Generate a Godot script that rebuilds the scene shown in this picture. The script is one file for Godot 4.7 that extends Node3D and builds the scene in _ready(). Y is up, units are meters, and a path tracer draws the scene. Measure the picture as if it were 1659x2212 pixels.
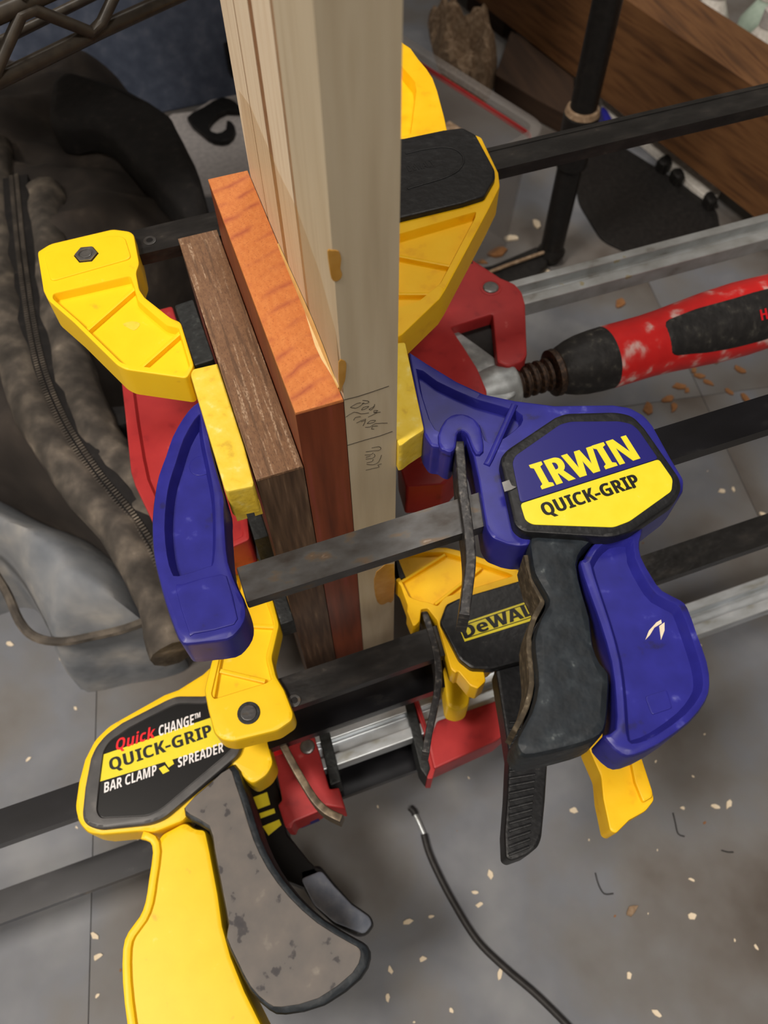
extends Node3D
# A glued-up guitar blank held by a stack of bar clamps on a workshop floor.
# Shapes are written in millimetres, measured from the front top corner of the orange block
# (x right along the clamp bars, y up, z towards the viewer); the floor lies 400 mm below that corner.

const FLOOR := -400.0
var M := {}
var org := Vector3.ZERO
var S := PackedVector3Array()
var rng := RandomNumberGenerator.new()


func _ready() -> void:
	rng.seed = 7
	camera_and_light()
	materials()
	setting()
	guitar_blank()
	upper_yellow_clamp()
	blue_clamp()
	upper_red_clamp()
	lower_yellow_clamp()
	spreader_clamp()
	lower_red_clamp()
	hidden_clamps()
	shelf()
	bag()
	storage()
	lumber()
	floor_litter()


func camera_and_light() -> void:
	var c := Camera3D.new()
	c.name = "camera"
	var a := CameraAttributesPhysical.new()
	a.frustum_focal_length = 18.336
	a.frustum_near = 0.02
	a.frustum_far = 20.0
	a.frustum_focus_distance = 0.34
	a.exposure_aperture = 9.0
	c.attributes = a
	c.transform = Transform3D(Basis(Vector3(0.942283, -0.005100, 0.334779), Vector3(0.291006, 0.506969, -0.811356), Vector3(-0.165584, 0.861949, 0.479192)), Vector3(-0.04764, 0.63655, 0.18410))
	add_child(c)
	c.current = true
	var w := WorldEnvironment.new()
	w.name = "surroundings"
	var e := Environment.new()
	e.background_mode = Environment.BG_COLOR
	e.background_color = Color(0.02, 0.02, 0.02)
	e.tonemap_mode = Environment.TONE_MAPPER_LINEAR
	e.tonemap_exposure = 1.1
	e.sdfgi_enabled = true
	e.ssao_enabled = true
	e.ssil_enabled = true
	w.environment = e
	add_child(w)
	# three ceiling lamps: over the viewer, to the left, and above the shelf behind
	lamp(Vector3(0.12, 2.355, 0.95), Vector2(0.34, 0.34), 1.5, Color(1.0, 0.965, 0.92), "square frosted ceiling lamp above where the viewer stands")
	lamp(Vector3(-1.05, 2.355, 0.15), Vector2(0.5, 0.5), 4.3, Color(1.0, 0.96, 0.91), "square frosted ceiling lamp over the left side of the shop")
	lamp(Vector3(0.45, 2.355, -1.0), Vector2(0.5, 0.5), 0.9, Color(1.0, 0.97, 0.93), "square frosted ceiling lamp above the shelf at the back")


func lamp(at: Vector3, size: Vector2, energy: float, col: Color, label: String) -> void:
	var t := thing("ceiling_lamp", label, "lamp", Vector3(at.x * 1000.0, at.y * 1000.0 - 400.0, at.z * 1000.0))
	var fm := StandardMaterial3D.new()
	fm.albedo_color = Color(0.8, 0.8, 0.8)
	var gm := StandardMaterial3D.new()
	gm.albedo_color = Color(0.9, 0.9, 0.88)
	gm.emission_enabled = true
	gm.emission = col
	gm.emission_energy_multiplier = 1.5
	var hx := size.x * 500.0
	var hz := size.y * 500.0
	var o := at * 1000.0 - Vector3(0, 400, 0)
	box(Vector3(o.x - hx - 15, o.y + 6, o.z - hz - 15), Vector3(o.x + hx + 15, o.y + 40, o.z + hz + 15), 4)
	obj("housing", fm, t)
	box(Vector3(o.x - hx, o.y, o.z - hz), Vector3(o.x + hx, o.y + 6, o.z + hz), 1)
	obj("diffuser", gm, t)
	var l := AreaLight3D.new()
	l.name = "ceiling_light"
	l.area_size = size
	l.area_normalize_energy = true
	l.light_energy = energy
	l.light_color = col
	l.area_range = 8.0
	l.area_attenuation = 2.0
	l.shadow_enabled = true
	l.position = at - Vector3(0, 0.004, 0)
	l.rotation.x = -PI / 2.0
	add_child(l, true)


# ---------------------------------------------------------------- helpers
func V(x: float, y: float, z: float) -> Vector3:
	return Vector3(x, y, z)


func P(a: Array) -> PackedVector2Array:
	var r := PackedVector2Array()
	for i in range(0, a.size(), 2):
		r.append(Vector2(a[i], a[i + 1]))
	return r


func thing(called: String, label: String, category: String, at: Vector3, group := "") -> Node3D:
	# a Node3D at the thing's base; the parts that follow are written in the same millimetres
	var o := Node3D.new()
	o.name = unused(called)
	org = at
	o.position = (at + Vector3(0, 400, 0)) * 0.001
	add_child(o)
	tag(o, label, category, group)
	return o


func tag(o: Node, label: String, category: String, group := "") -> void:
	o.set_meta("label", label)
	o.set_meta("category", category)
	if group:
		o.set_meta("group", group)


var names := {}


func unused(called: String) -> String:
	var k: int = names.get(called, 0)
	names[called] = k + 1
	return called if k == 0 else "%s_%03d" % [called, k]


func obj(called: String, m: Material, parent: Node = self, crease := 38.0) -> MeshInstance3D:
	var o := MeshInstance3D.new()
	var from := org if parent != self else V(0, FLOOR, 0)
	o.mesh = finish(from, crease)
	o.material_override = m
	if parent == self:
		o.name = unused(called)
		add_child(o)
	else:
		var n := called
		var k := 0
		while parent.has_node(NodePath(n)):
			k += 1
			n = "%s_%03d" % [called, k]
		o.name = n
		parent.add_child(o)
	return o


func solo(called: String, label: String, category: String, m: Material, at: Vector3, group := "", crease := 38.0) -> MeshInstance3D:
	# a thing that is one mesh, its origin at its base
	org = at
	var o := MeshInstance3D.new()
	o.mesh = finish(at, crease)
	o.material_override = m
	o.position = (at + Vector3(0, 400, 0)) * 0.001
	o.name = unused(called)
	add_child(o)
	tag(o, label, category, group)
	return o


func finish(from: Vector3, crease: float) -> ArrayMesh:
	# the collected triangles become a mesh whose normals are smooth across edges flatter than the crease angle
	var n := S.size()
	var fn := PackedVector3Array()
	fn.resize(n / 3)
	var near := {}
	for t in n / 3:
		var c := (S[t * 3 + 1] - S[t * 3]).cross(S[t * 3 + 2] - S[t * 3])
		fn[t] = c
		for k in 3:
			var key := Vector3i((S[t * 3 + k] * 50.0).round())
			if not near.has(key):
				near[key] = PackedInt32Array()
			near[key].append(t)
	var vs := PackedVector3Array()
	var ns := PackedVector3Array()
	vs.resize(n)
	ns.resize(n)
	var lim := cos(deg_to_rad(crease))
	for t in n / 3:
		var me := fn[t].normalized()
		for k in 3:
			var p := S[t * 3 + k]
			var sum := Vector3.ZERO
			for u in near[Vector3i((p * 50.0).round())]:
				if fn[u].normalized().dot(me) > lim:
					sum += fn[u]
			# front faces run clockwise: corners are stored the other way round
			var at: int = t * 3 + [0, 2, 1][k]
			vs[at] = (p - from) * 0.001
			ns[at] = sum.normalized() if sum.length() > 1e-9 else Vector3.UP
	var a := []
	a.resize(Mesh.ARRAY_MAX)
	a[Mesh.ARRAY_VERTEX] = vs
	a[Mesh.ARRAY_NORMAL] = ns
	var m := ArrayMesh.new()
	m.add_surface_from_arrays(Mesh.PRIMITIVE_TRIANGLES, a)
	S = PackedVector3Array()
	return m


func tri(a: Vector3, b: Vector3, c: Vector3) -> void:
	if (b - a).cross(c - a).length_squared() < 1e-10:
		return
	S.append(a)
	S.append(b)
	S.append(c)


func quad(a: Vector3, b: Vector3, c: Vector3, d: Vector3) -> void:
	tri(a, b, c)
	tri(a, c, d)


func area(p: PackedVector2Array) -> float:
	var s := 0.0
	for i in p.size():
		s += p[i].cross(p[(i + 1) % p.size()])
	return s / 2.0


func wound(p: PackedVector2Array) -> PackedVector2Array:
	# anticlockwise as seen from above (x right, z towards the viewer)
	var q := p.duplicate()
	if area(q) > 0.0:
		q.reverse()
	return q


func inset(p: PackedVector2Array, d: float) -> PackedVector2Array:
	var r := PackedVector2Array()
	var n := p.size()
	for i in n:
		var a := (p[i] - p[(i + n - 1) % n]).normalized()
		var b := (p[(i + 1) % n] - p[i]).normalized()
		var na := Vector2(a.y, -a.x)
		var nb := Vector2(b.y, -b.x)
		var m := (na + nb)
		var l := m.length()
		m = m / l if l > 0.01 else na
		r.append(p[i] + m * d / maxf(0.45, m.dot(na)))
	# edges that would turn round shrink to a point
	for pass_ in 3:
		var i := 0
		while i < n:
			var run := 0
			while run < n - 2 and (r[(i + run + 1) % n] - r[(i + run) % n]).dot(p[(i + run + 1) % n] - p[(i + run) % n]) < 0.0:
				run += 1
			if run > 0:
				var c := Vector2.ZERO
				for k in run + 1:
					c += r[(i + k) % n]
				c /= run + 1
				for k in run + 1:
					r[(i + k) % n] = c
			i += run + 1
	return r


func right_of(p: PackedVector2Array, x: float) -> PackedVector2Array:
	var c := Geometry2D.intersect_polygons(p, PackedVector2Array([Vector2(x, -2000), Vector2(3000, -2000), Vector2(3000, 2000), Vector2(x, 2000)]))
	return c[0]


func left_of(p: PackedVector2Array, x: float) -> PackedVector2Array:
	var c := Geometry2D.intersect_polygons(p, PackedVector2Array([Vector2(-3000, -2000), Vector2(x, -2000), Vector2(x, 2000), Vector2(-3000, 2000)]))
	return c[0]


func soft(p: PackedVector2Array, r: float, k := 4) -> PackedVector2Array:
	# the outline with its corners rounded
	var out := PackedVector2Array()
	var n := p.size()
	for i in n:
		var a := p[(i + n - 1) % n] - p[i]
		var b := p[(i + 1) % n] - p[i]
		var d := minf(r, minf(a.length(), b.length()) * 0.45)
		var s := p[i] + a.normalized() * d
		var e := p[i] + b.normalized() * d
		if absf(a.angle_to(b)) > 2.9:
			out.append(p[i])
			continue
		for j in k + 1:
			var t := float(j) / k
			out.append(s.lerp(p[i], t).lerp(p[i].lerp(e, t), t))
	return out


func curve(p: PackedVector2Array, k := 3, closed := true) -> PackedVector2Array:
	var out := PackedVector2Array()
	var n := p.size()
	for i in (n if closed else n - 1):
		var a := p[(i + n - 1) % n] if closed or i > 0 else p[0]
		var b := p[i]
		var c := p[(i + 1) % n]
		var d := p[(i + 2) % n] if closed or i < n - 2 else p[n - 1]
		for j in k:
			out.append(b.cubic_interpolate(c, a, d, float(j) / k))
	if not closed:
		out.append(p[n - 1])
	return out


func at_y(p: Vector2, y: float) -> Vector3:
	return Vector3(p.x, y, p.y)


func side(lo: PackedVector2Array, y0: float, hi: PackedVector2Array, y1: float) -> void:
	var n := lo.size()
	for i in n:
		var j := (i + 1) % n
		quad(at_y(lo[i], y0), at_y(lo[j], y0), at_y(hi[j], y1), at_y(hi[i], y1))


func cap(p: PackedVector2Array, y: float, up: bool, holes: Array = []) -> void:
	var q := p.duplicate()
	for h in holes:
		var g: PackedVector2Array = wound(h)
		g.reverse()
		var best := INF
		var bi := 0
		var bj := 0
		for i in q.size():
			for j in g.size():
				var d := q[i].distance_squared_to(g[j])
				if d < best:
					best = d
					bi = i
					bj = j
		var o := PackedVector2Array()
		var e := (g[bj] - q[bi]).orthogonal().normalized() * 0.02
		for i in bi + 1:
			o.append(q[i])
		for j in g.size():
			o.append(g[(bj + j) % g.size()])
		o.append(g[bj] - e)
		o.append(q[bi] - e)
		for i in range(bi + 1, q.size()):
			o.append(q[i])
		q = o
	var t := filled(q)
	for i in range(0, t.size(), 3):
		var a := at_y(q[t[i]], y)
		var b := at_y(q[t[i + 1]], y)
		var c := at_y(q[t[i + 2]], y)
		if ((b - a).cross(c - a).y > 0.0) == up:
			tri(a, b, c)
		else:
			tri(a, c, b)


func filled(q: PackedVector2Array) -> PackedInt32Array:
	# ear clipping that puts up with touching and slightly crossing edges; q runs anticlockwise as seen from above
	var out := PackedInt32Array()
	var ids := PackedInt32Array()
	for i in q.size():
		if ids.is_empty() or q[i].distance_squared_to(q[ids[ids.size() - 1]]) > 1e-7:
			ids.append(i)
	while ids.size() > 3:
		var n := ids.size()
		var reflex := PackedInt32Array()
		for i in n:
			if (q[ids[i]] - q[ids[(i + n - 1) % n]]).cross(q[ids[(i + 1) % n]] - q[ids[i]]) >= 0.0:
				reflex.append(ids[i])
		var best := -1
		var least := INF
		for i in n:
			var a := q[ids[(i + n - 1) % n]]
			var b := q[ids[i]]
			var c := q[ids[(i + 1) % n]]
			var turn := (b - a).cross(c - b)
			if turn >= 0.0:
				# a spike or a straight run costs nothing to drop
				if turn < 1e-6:
					best = i
					least = -1.0
					break
				continue
			var bad := 0
			for r in reflex:
				var p := q[r]
				if p.distance_squared_to(a) < 1e-8 or p.distance_squared_to(b) < 1e-8 or p.distance_squared_to(c) < 1e-8:
					continue
				if (b - a).cross(p - a) < 0.0 and (c - b).cross(p - b) < 0.0 and (a - c).cross(p - c) < 0.0:
					bad += 1
			var cost := bad * 1e6 + a.distance_squared_to(c)
			if cost < least:
				least = cost
				best = i
		if best < 0:
			best = 0
		out.append(ids[(best + n - 1) % n])
		out.append(ids[best])
		out.append(ids[(best + 1) % n])
		ids.remove_at(best)
	if ids.size() == 3:
		out.append_array(ids)
	return out


func slab(outline: PackedVector2Array, y0: float, y1: float, bev := 0.8, holes: Array = [], depth := 4.0, taper := 0.6) -> void:
	# an outline with thickness, rounded top edges and sunken pockets
	var p := wound(outline)
	var b := minf(bev, (y1 - y0) * 0.4)
	var r := [[b * 0.6, y0], [0.0, y0 + b * 0.6], [0.0, y1 - b], [b * 0.3, y1 - b * 0.3], [b, y1]]
	for i in r.size() - 1:
		side(inset(p, r[i][0]), r[i][1], inset(p, r[i + 1][0]), r[i + 1][1])
	cap(inset(p, r[0][0]), y0, false)
	var hs := []
	for h in holes:
		var g := wound(h)
		for c in Geometry2D.intersect_polygons(g, inset(p, b + 0.7)):
			if absf(area(c)) > 0.7 * absf(area(g)):
				g = wound(c)
				break
		hs.append(g)
		var gb := inset(g, taper)
		var l := inset(g, 0.35)
		var from := S.size()
		side(gb, y1 - depth, l, y1 - 0.5)
		side(l, y1 - 0.5, g, y1)
		# the pocket's wall looks inwards
		for i in range(from, S.size(), 3):
			var k := S[i + 1]
			S[i + 1] = S[i + 2]
			S[i + 2] = k
		cap(gb, y1 - depth, true)
	cap(inset(p, b), y1, true, hs)


func hoop(outer: PackedVector2Array, inner: PackedVector2Array, y0: float, y1: float) -> void:
	# a flat ring with an open middle
	var p := wound(outer)
	var q := wound(inner)
	side(p, y0, p, y1)
	var from := S.size()
	side(q, y0, q, y1)
	for i in range(from, S.size(), 3):
		var k := S[i + 1]
		S[i + 1] = S[i + 2]
		S[i + 2] = k
	cap(p, y1, true, [q])
	cap(p, y0, false, [q])


func box(a: Vector3, b: Vector3, bev := 0.6) -> void:
	slab(PackedVector2Array([Vector2(a.x, a.z), Vector2(b.x, a.z), Vector2(b.x, b.z), Vector2(a.x, b.z)]), a.y, b.y, bev)


func bar_x(section: PackedVector2Array, x0: float, x1: float, bev := 0.4) -> void:
	# a section in (z, y) drawn along x
	var from := S.size()
	var q := PackedVector2Array()
	for v in section:
		q.append(v)
	slab(q, x0, x1, bev)
	# slab made (u, along, v) from (z, x, y): turn it so that along is x
	for i in range(from, S.size()):
		var v := S[i]
		S[i] = Vector3(v.y, v.z, v.x)
	# (u, a, v) -> (a, v, u) is an even permutation, so faces keep their side


func bar_z(section: PackedVector2Array, z0: float, z1: float, bev := 0.4) -> void:
	# a section in (x, y) drawn along z
	var from := S.size()
	var q := PackedVector2Array()
	for v in section:
		q.append(Vector2(v.y, v.x))
	slab(q, z0, z1, bev)
	for i in range(from, S.size()):
		var v := S[i]
		S[i] = Vector3(v.z, v.x, v.y)


func lathe_x(profile: PackedVector2Array, y: float, z: float, k := 32, squash := 1.0) -> void:
	# radius along x
	for i in profile.size() - 1:
		for j in k:
			var a := TAU * j / k
			var b := TAU * (j + 1) / k
			var p := profile[i]
			var q := profile[i + 1]
			quad(V(p.x, y + sin(a) * p.y * squash, z + cos(a) * p.y), V(q.x, y + sin(a) * q.y * squash, z + cos(a) * q.y),
					V(q.x, y + sin(b) * q.y * squash, z + cos(b) * q.y), V(p.x, y + sin(b) * p.y * squash, z + cos(b) * p.y))
	for e in [0, profile.size() - 1]:
		var p := profile[e]
		for j in k:
			var a := TAU * j / k
			var b := TAU * (j + 1) / k
			var u := V(p.x, y + sin(a) * p.y * squash, z + cos(a) * p.y)
			var w := V(p.x, y + sin(b) * p.y * squash, z + cos(b) * p.y)
			if e == 0:
				tri(V(p.x, y, z), u, w)
			else:
				tri(V(p.x, y, z), w, u)


func tube(path: PackedVector3Array, r: float, k := 10, r_end := -1.0) -> void:
	var n := path.size()
	var up := Vector3.UP
	var last: Array[Vector3] = []
	for i in n:
		var d := (path[mini(i + 1, n - 1)] - path[maxi(i - 1, 0)]).normalized()
		if absf(d.dot(up)) > 0.95:
			up = Vector3.RIGHT
		var s := d.cross(up).normalized()
		var u := s.cross(d).normalized()
		up = u
		var rr := r if r_end < 0.0 else lerpf(r, r_end, float(i) / (n - 1))
		var ring: Array[Vector3] = []
		for j in k:
			var a := TAU * j / k
			ring.append(path[i] + s * cos(a) * rr + u * sin(a) * rr)
		if i > 0:
			for j in k:
				var m := (j + 1) % k
				quad(last[j], ring[j], ring[m], last[m])
		else:
			for j in k:
				tri(path[0], ring[j], ring[(j + 1) % k])
		if i == n - 1:
			for j in k:
				tri(path[i], ring[(j + 1) % k], ring[j])
		last = ring


func line3(p: PackedVector2Array, y: float) -> PackedVector3Array:
	var r := PackedVector3Array()
	for v in p:
		r.append(at_y(v, y))
	return r


func disc(x: float, z: float, r: float, y0: float, y1: float, k := 20, bev := 0.5) -> void:
	slab(ring(x, z, r, k), y0, y1, bev)


func ring(x: float, z: float, r: float, k := 20, turn := 0.0) -> PackedVector2Array:
	var p := PackedVector2Array()
	for i in k:
		p.append(Vector2(x, z) + Vector2.from_angle(TAU * i / k + turn) * r)
	return p


func stroke(p: PackedVector2Array, w: float) -> PackedVector2Array:
	# the outline of a line of width w
	var a := PackedVector2Array()
	var b := PackedVector2Array()
	for i in p.size():
		var d := (p[mini(i + 1, p.size() - 1)] - p[maxi(i - 1, 0)]).normalized().orthogonal() * w / 2.0
		a.append(p[i] + d)
		b.append(p[i] - d)
	b.reverse()
	a.append_array(b)
	return a


func band(p: PackedVector2Array, w: float, y0: float, y1: float, bev := 0.3) -> void:
	slab(stroke(p, w), y0, y1, bev)


func words(text: String, m: Material, parent: Node, at: Vector3, width: float, height: float, b := Basis(Vector3.RIGHT, Vector3(0, 0, -1), Vector3.UP), bold := true, lean := 0.0, heavy := 0.0) -> void:
	# raised lettering of that width and height, centred on a point
	var t := TextMesh.new()
	var f := SystemFont.new()
	f.font_names = PackedStringArray(["Droid Sans"])
	f.font_weight = 700 if bold else 400
	t.font = f
	t.text = text
	t.font_size = 48
	t.pixel_size = 0.01
	t.depth = 0.02
	t.curve_step = 2.0
	t.material = m
	var bx := t.get_aabb()
	var o := MeshInstance3D.new()
	o.mesh = t
	o.material_override = m
	o.name = "lettering"
	var sx := width * 0.001 / bx.size.x
	var sy := height * 0.001 / bx.size.y
	var bb := Basis(b.x * sx, (b.y + b.x * lean) * sy, b.z * 0.01)
	var c := bx.get_center()
	o.transform = Transform3D(bb, (at - org) * 0.001 - bb * Vector3(c.x, c.y, 0))
	parent.add_child(o, true)
	if heavy > 0.0:
		# a second strike beside the first makes the letters stout
		var o2 := o.duplicate() as MeshInstance3D
		o2.name = "lettering"
		o2.position += b.x * heavy * 0.001 + b.z * 0.00003
		o.position -= b.x * heavy * 0.001
		parent.add_child(o2, true)


# ---------------------------------------------------------------- materials
func noise(freq: float, seed_: int, octaves := 4, kind := FastNoiseLite.TYPE_SIMPLEX_SMOOTH) -> FastNoiseLite:
	var f := FastNoiseLite.new()
	f.seed = seed_
	f.frequency = freq
	f.noise_type = kind
	f.fractal_octaves = octaves
	return f


var made := 0


func stuff(called: String, stops: Array, rough := 0.5, metal := 0.0, per_mm := Vector3(0.012, 0.012, 0.012), freq := 0.02, bump := 0.0, octaves := 5, kind := FastNoiseLite.TYPE_SIMPLEX_SMOOTH) -> StandardMaterial3D:
	# a mottled surface: the noise runs through the colour stops [where, colour, where, colour ...]
	made += 1
	var m := StandardMaterial3D.new()
	m.resource_name = called
	m.roughness = rough
	m.metallic = metal
	m.metallic_specular = 0.4 if metal == 0.0 else 0.5
	if stops.size() == 2:
		m.albedo_color = stops[1]
	else:
		var g := Gradient.new()
		var o := PackedFloat32Array()
		var c := PackedColorArray()
		for i in range(0, stops.size(), 2):
			o.append(stops[i])
			c.append(stops[i + 1])
		g.offsets = o
		g.colors = c
		var t := NoiseTexture2D.new()
		t.width = 512
		t.height = 512
		t.seamless = true
		t.noise = noise(freq, made, octaves, kind)
		t.color_ramp = g
		m.albedo_texture = t
		m.uv1_triplanar = true
		m.uv1_triplanar_sharpness = 6.0
		m.uv1_scale = per_mm * 1000.0
	if bump > 0.0:
		var t := NoiseTexture2D.new()
		t.width = 256
		t.height = 256
		t.seamless = true
		t.noise = noise(0.06, made + 50, 4)
		t.as_normal_map = true
		t.bump_strength = bump
		m.normal_enabled = true
		m.normal_texture = t
		m.uv1_triplanar = true
		m.uv1_scale = per_mm * 1000.0
	return m


func rgb(r: int, g: int, b: int) -> Color:
	return Color8(r, g, b)


func materials() -> void:
	# plastics, with grime low in the noise and scuffs high in it
	M.yellow = stuff("yellow_plastic", [0.0, rgb(226, 176, 40), 0.16, rgb(248, 202, 24), 0.84, rgb(250, 206, 28), 1.0, rgb(244, 216, 110)], 0.42, 0.0, Vector3(.009, .009, .009), 0.012)
	M.yellow_clean = stuff("yellow_plastic_clean", [0.0, rgb(232, 172, 16), 0.3, rgb(246, 192, 12), 1.0, rgb(250, 200, 30)], 0.45, 0.0, Vector3(.009, .009, .009), 0.012)
	M.pad_yellow = stuff("yellow_rubber", [0.0, rgb(206, 168, 56), 0.3, rgb(232, 200, 62), 0.7, rgb(236, 206, 78), 1.0, rgb(240, 224, 150)], 0.6, 0.0, Vector3(.014, .014, .014), 0.014, 0.5)
	M.blue = stuff("blue_plastic", [0.0, rgb(36, 34, 80), 0.2, rgb(36, 36, 122), 0.8, rgb(42, 42, 136), 0.92, rgb(66, 68, 152), 1.0, rgb(112, 112, 172)], 0.36, 0.0, Vector3(.009, .009, .009), 0.014)
	M.black = stuff("black_plastic", [0.0, rgb(18, 19, 21), 0.6, rgb(24, 25, 28), 0.9, rgb(34, 35, 37), 1.0, rgb(72, 71, 68)], 0.42, 0.0, Vector3(.014, .014, .014), 0.02, 0.4)
	M.rubber = stuff("black_rubber", [0.0, rgb(22, 27, 32), 0.6, rgb(28, 35, 42), 0.84, rgb(40, 47, 53), 0.93, rgb(80, 86, 88), 1.0, rgb(150, 152, 150)], 0.5, 0.0, Vector3(.010, .010, .010), 0.02, 0.6)
	M.grey_rubber = stuff("dusty_grey_rubber", [0.0, rgb(56, 54, 58), 0.2, rgb(66, 63, 65), 0.26, rgb(100, 96, 94), 0.8, rgb(110, 104, 100), 1.0, rgb(136, 130, 122)], 0.6, 0.0, Vector3(.007, .007, .007), 0.014)
	M.frame_grey = stuff("dusty_black_frame", [0.0, rgb(60, 60, 62), 0.7, rgb(78, 77, 78), 1.0, rgb(104, 102, 100)], 0.4, 0.0, Vector3(.007, .007, .007), 0.014)
	M.pad_black = stuff("black_pad", [0.0, rgb(26, 28, 29), 0.7, rgb(38, 41, 42), 0.92, rgb(54, 58, 57), 1.0, rgb(110, 112, 106)], 0.5, 0.0, Vector3(.018, .018, .018), 0.02, 0.6)
	M.red = stuff("red_plastic", [0.0, rgb(140, 38, 42), 0.3, rgb(170, 48, 50), 0.86, rgb(178, 52, 53), 1.0, rgb(202, 112, 106)], 0.42, 0.0, Vector3(.008, .008, .008), 0.012)
	M.handle_red = stuff("red_handle_plastic", [0.0, rgb(208, 32, 34), 0.6, rgb(224, 38, 38), 0.7, rgb(222, 84, 82), 0.82, rgb(226, 176, 172), 1.0, rgb(234, 222, 216)], 0.4, 0.0, Vector3(.007, .007, .007), 0.011)
	M.handle_black = stuff("chalky_black_rubber", [0.0, rgb(28, 28, 29), 0.55, rgb(38, 37, 38), 0.78, rgb(56, 55, 53), 1.0, rgb(116, 112, 102)], 0.55, 0.0, Vector3(.012, .012, .012), 0.016, 0.8)
	# metals
	M.bar = stuff("worn_steel_bar", [0.0, rgb(52, 46, 42), 0.3, rgb(68, 66, 65), 0.65, rgb(80, 80, 81), 0.85, rgb(96, 80, 66), 1.0, rgb(160, 152, 144)], 0.4, 0.5, Vector3(.006, .012, .012), 0.014, 0.3)
	M.bar_black = stuff("black_oxide_bar", [0.0, rgb(30, 29, 29), 0.6, rgb(42, 41, 41), 0.9, rgb(56, 53, 51), 1.0, rgb(104, 98, 92)], 0.36, 0.4, Vector3(.005, .012, .012), 0.014, 0.3)
	M.bar_dark = stuff("blued_steel_bar", [0.0, rgb(20, 20, 23), 0.7, rgb(28, 28, 32), 1.0, rgb(50, 50, 50)], 0.25, 0.4, Vector3(.004, .01, .01), 0.012)
	M.chrome = stuff("zinc_plated_steel", [0.0, rgb(160, 158, 146), 0.3, rgb(190, 195, 198), 0.7, rgb(210, 216, 222), 1.0, rgb(230, 234, 238)], 0.36, 0.65, Vector3(.004, .01, .01), 0.014)
	M.zinc = stuff("dull_zinc", [0.0, rgb(140, 144, 146), 0.6, rgb(164, 169, 172), 1.0, rgb(196, 200, 203)], 0.48, 0.55, Vector3(.012, .012, .012), 0.016)
	M.rail = stuff("glue_spotted_rail", [0.0, rgb(134, 132, 126), 0.25, rgb(166, 168, 168), 0.85, rgb(190, 195, 198), 0.94, rgb(176, 164, 130), 1.0, rgb(228, 226, 220)], 0.36, 0.55, Vector3(.004, .005, .005), 0.016)
	M.rust = stuff("rusty_screw", [0.0, rgb(38, 28, 24), 0.5, rgb(62, 48, 40), 1.0, rgb(108, 80, 58)], 0.5, 0.5, Vector3(.02, .02, .02), 0.03)
	M.lever = stuff("worn_lever_steel", [0.0, rgb(36, 35, 36), 0.55, rgb(54, 53, 54), 1.0, rgb(124, 118, 110)], 0.38, 0.5, Vector3(.014, .014, .014), 0.03, 0.5)
	M.bronze = stuff("brown_lever_steel", [0.0, rgb(62, 52, 40), 0.5, rgb(92, 79, 62), 1.0, rgb(140, 126, 104)], 0.45, 0.4)
	M.bolt = stuff("bolt_steel", [0.0, rgb(104, 103, 102), 1.0, rgb(140, 139, 138)], 0.35, 0.7)
	# printed inks and label film
	M.label_blue = stuff("blue_label", [0.0, rgb(30, 28, 108)], 0.35)
	M.label_yellow = stuff("yellow_label", [0.0, rgb(226, 210, 40), 0.85, rgb(232, 216, 50), 1.0, rgb(236, 222, 140)], 0.35)
	M.ink_yellow = stuff("yellow_ink", [0.0, rgb(232, 216, 48)], 0.35)
	M.ink_black = stuff("black_ink", [0.0, rgb(22, 21, 22)], 0.4)
	M.ink_white = stuff("white_ink", [0.0, rgb(232, 230, 232)], 0.4)
	M.ink_red = stuff("red_ink", [0.0, rgb(224, 24, 36)], 0.4)
	M.label_black = stuff("black_label", [0.0, rgb(18, 18, 20)], 0.3)
	M.pencil = stuff("pencil_line", [0.0, rgb(64, 58, 52)], 0.6)
	# woods
	M.pine = stuff("pine_edge_grain", [0.0, rgb(214, 194, 168), 0.4, rgb(228, 211, 186), 0.7, rgb(233, 218, 195), 1.0, rgb(220, 200, 174)], 0.6, 0.0, Vector3(.02, .0012, .02), 0.02)
	M.pine_shaded = stuff("pine_front_shaded", [0.0, rgb(178, 164, 140), 0.4, rgb(190, 177, 153), 0.7, rgb(196, 184, 161), 1.0, rgb(184, 170, 144)], 0.6, 0.0, Vector3(.008, .0006, .008), 0.02)  # greyer copy of pine, with the shade of the front face in its colour
	M.line_dark = stuff("dark_veneer", [0.0, rgb(150, 120, 92), 1.0, rgb(172, 142, 112)], 0.6)
	M.line_brown = stuff("walnut_veneer", [0.0, rgb(134, 96, 66), 1.0, rgb(158, 120, 88)], 0.6)
	M.glue = stuff("dried_glue", [0.0, rgb(176, 128, 52), 1.0, rgb(196, 150, 76)], 0.25)
	M.film = StandardMaterial3D.new()
	M.film.resource_name = "glue_film"
	M.film.albedo_color = Color(0.9, 0.74, 0.46, 0.14)
	M.film.transparency = BaseMaterial3D.TRANSPARENCY_ALPHA
	M.film.roughness = 0.3
	M.bead = stuff("cream_glue_bead", [0.0, rgb(226, 196, 140), 1.0, rgb(238, 214, 164)], 0.35)
	M.glue_wet = stuff("glue_sheen", [0.0, rgb(206, 164, 96), 1.0, rgb(220, 182, 120)], 0.3)
	M.padauk_top = wood_top("padauk_end_grain", rgb(210, 134, 76), rgb(198, 118, 64), rgb(160, 80, 58), rgb(146, 70, 44), 10.67, 0.4)
	M.padauk = stuff("padauk_long_grain", [0.0, rgb(86, 40, 22), 0.4, rgb(116, 56, 32), 0.7, rgb(132, 66, 40), 0.88, rgb(140, 66, 54), 1.0, rgb(160, 96, 70)], 0.4, 0.0, Vector3(.016, .0012, .016), 0.014)
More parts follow.
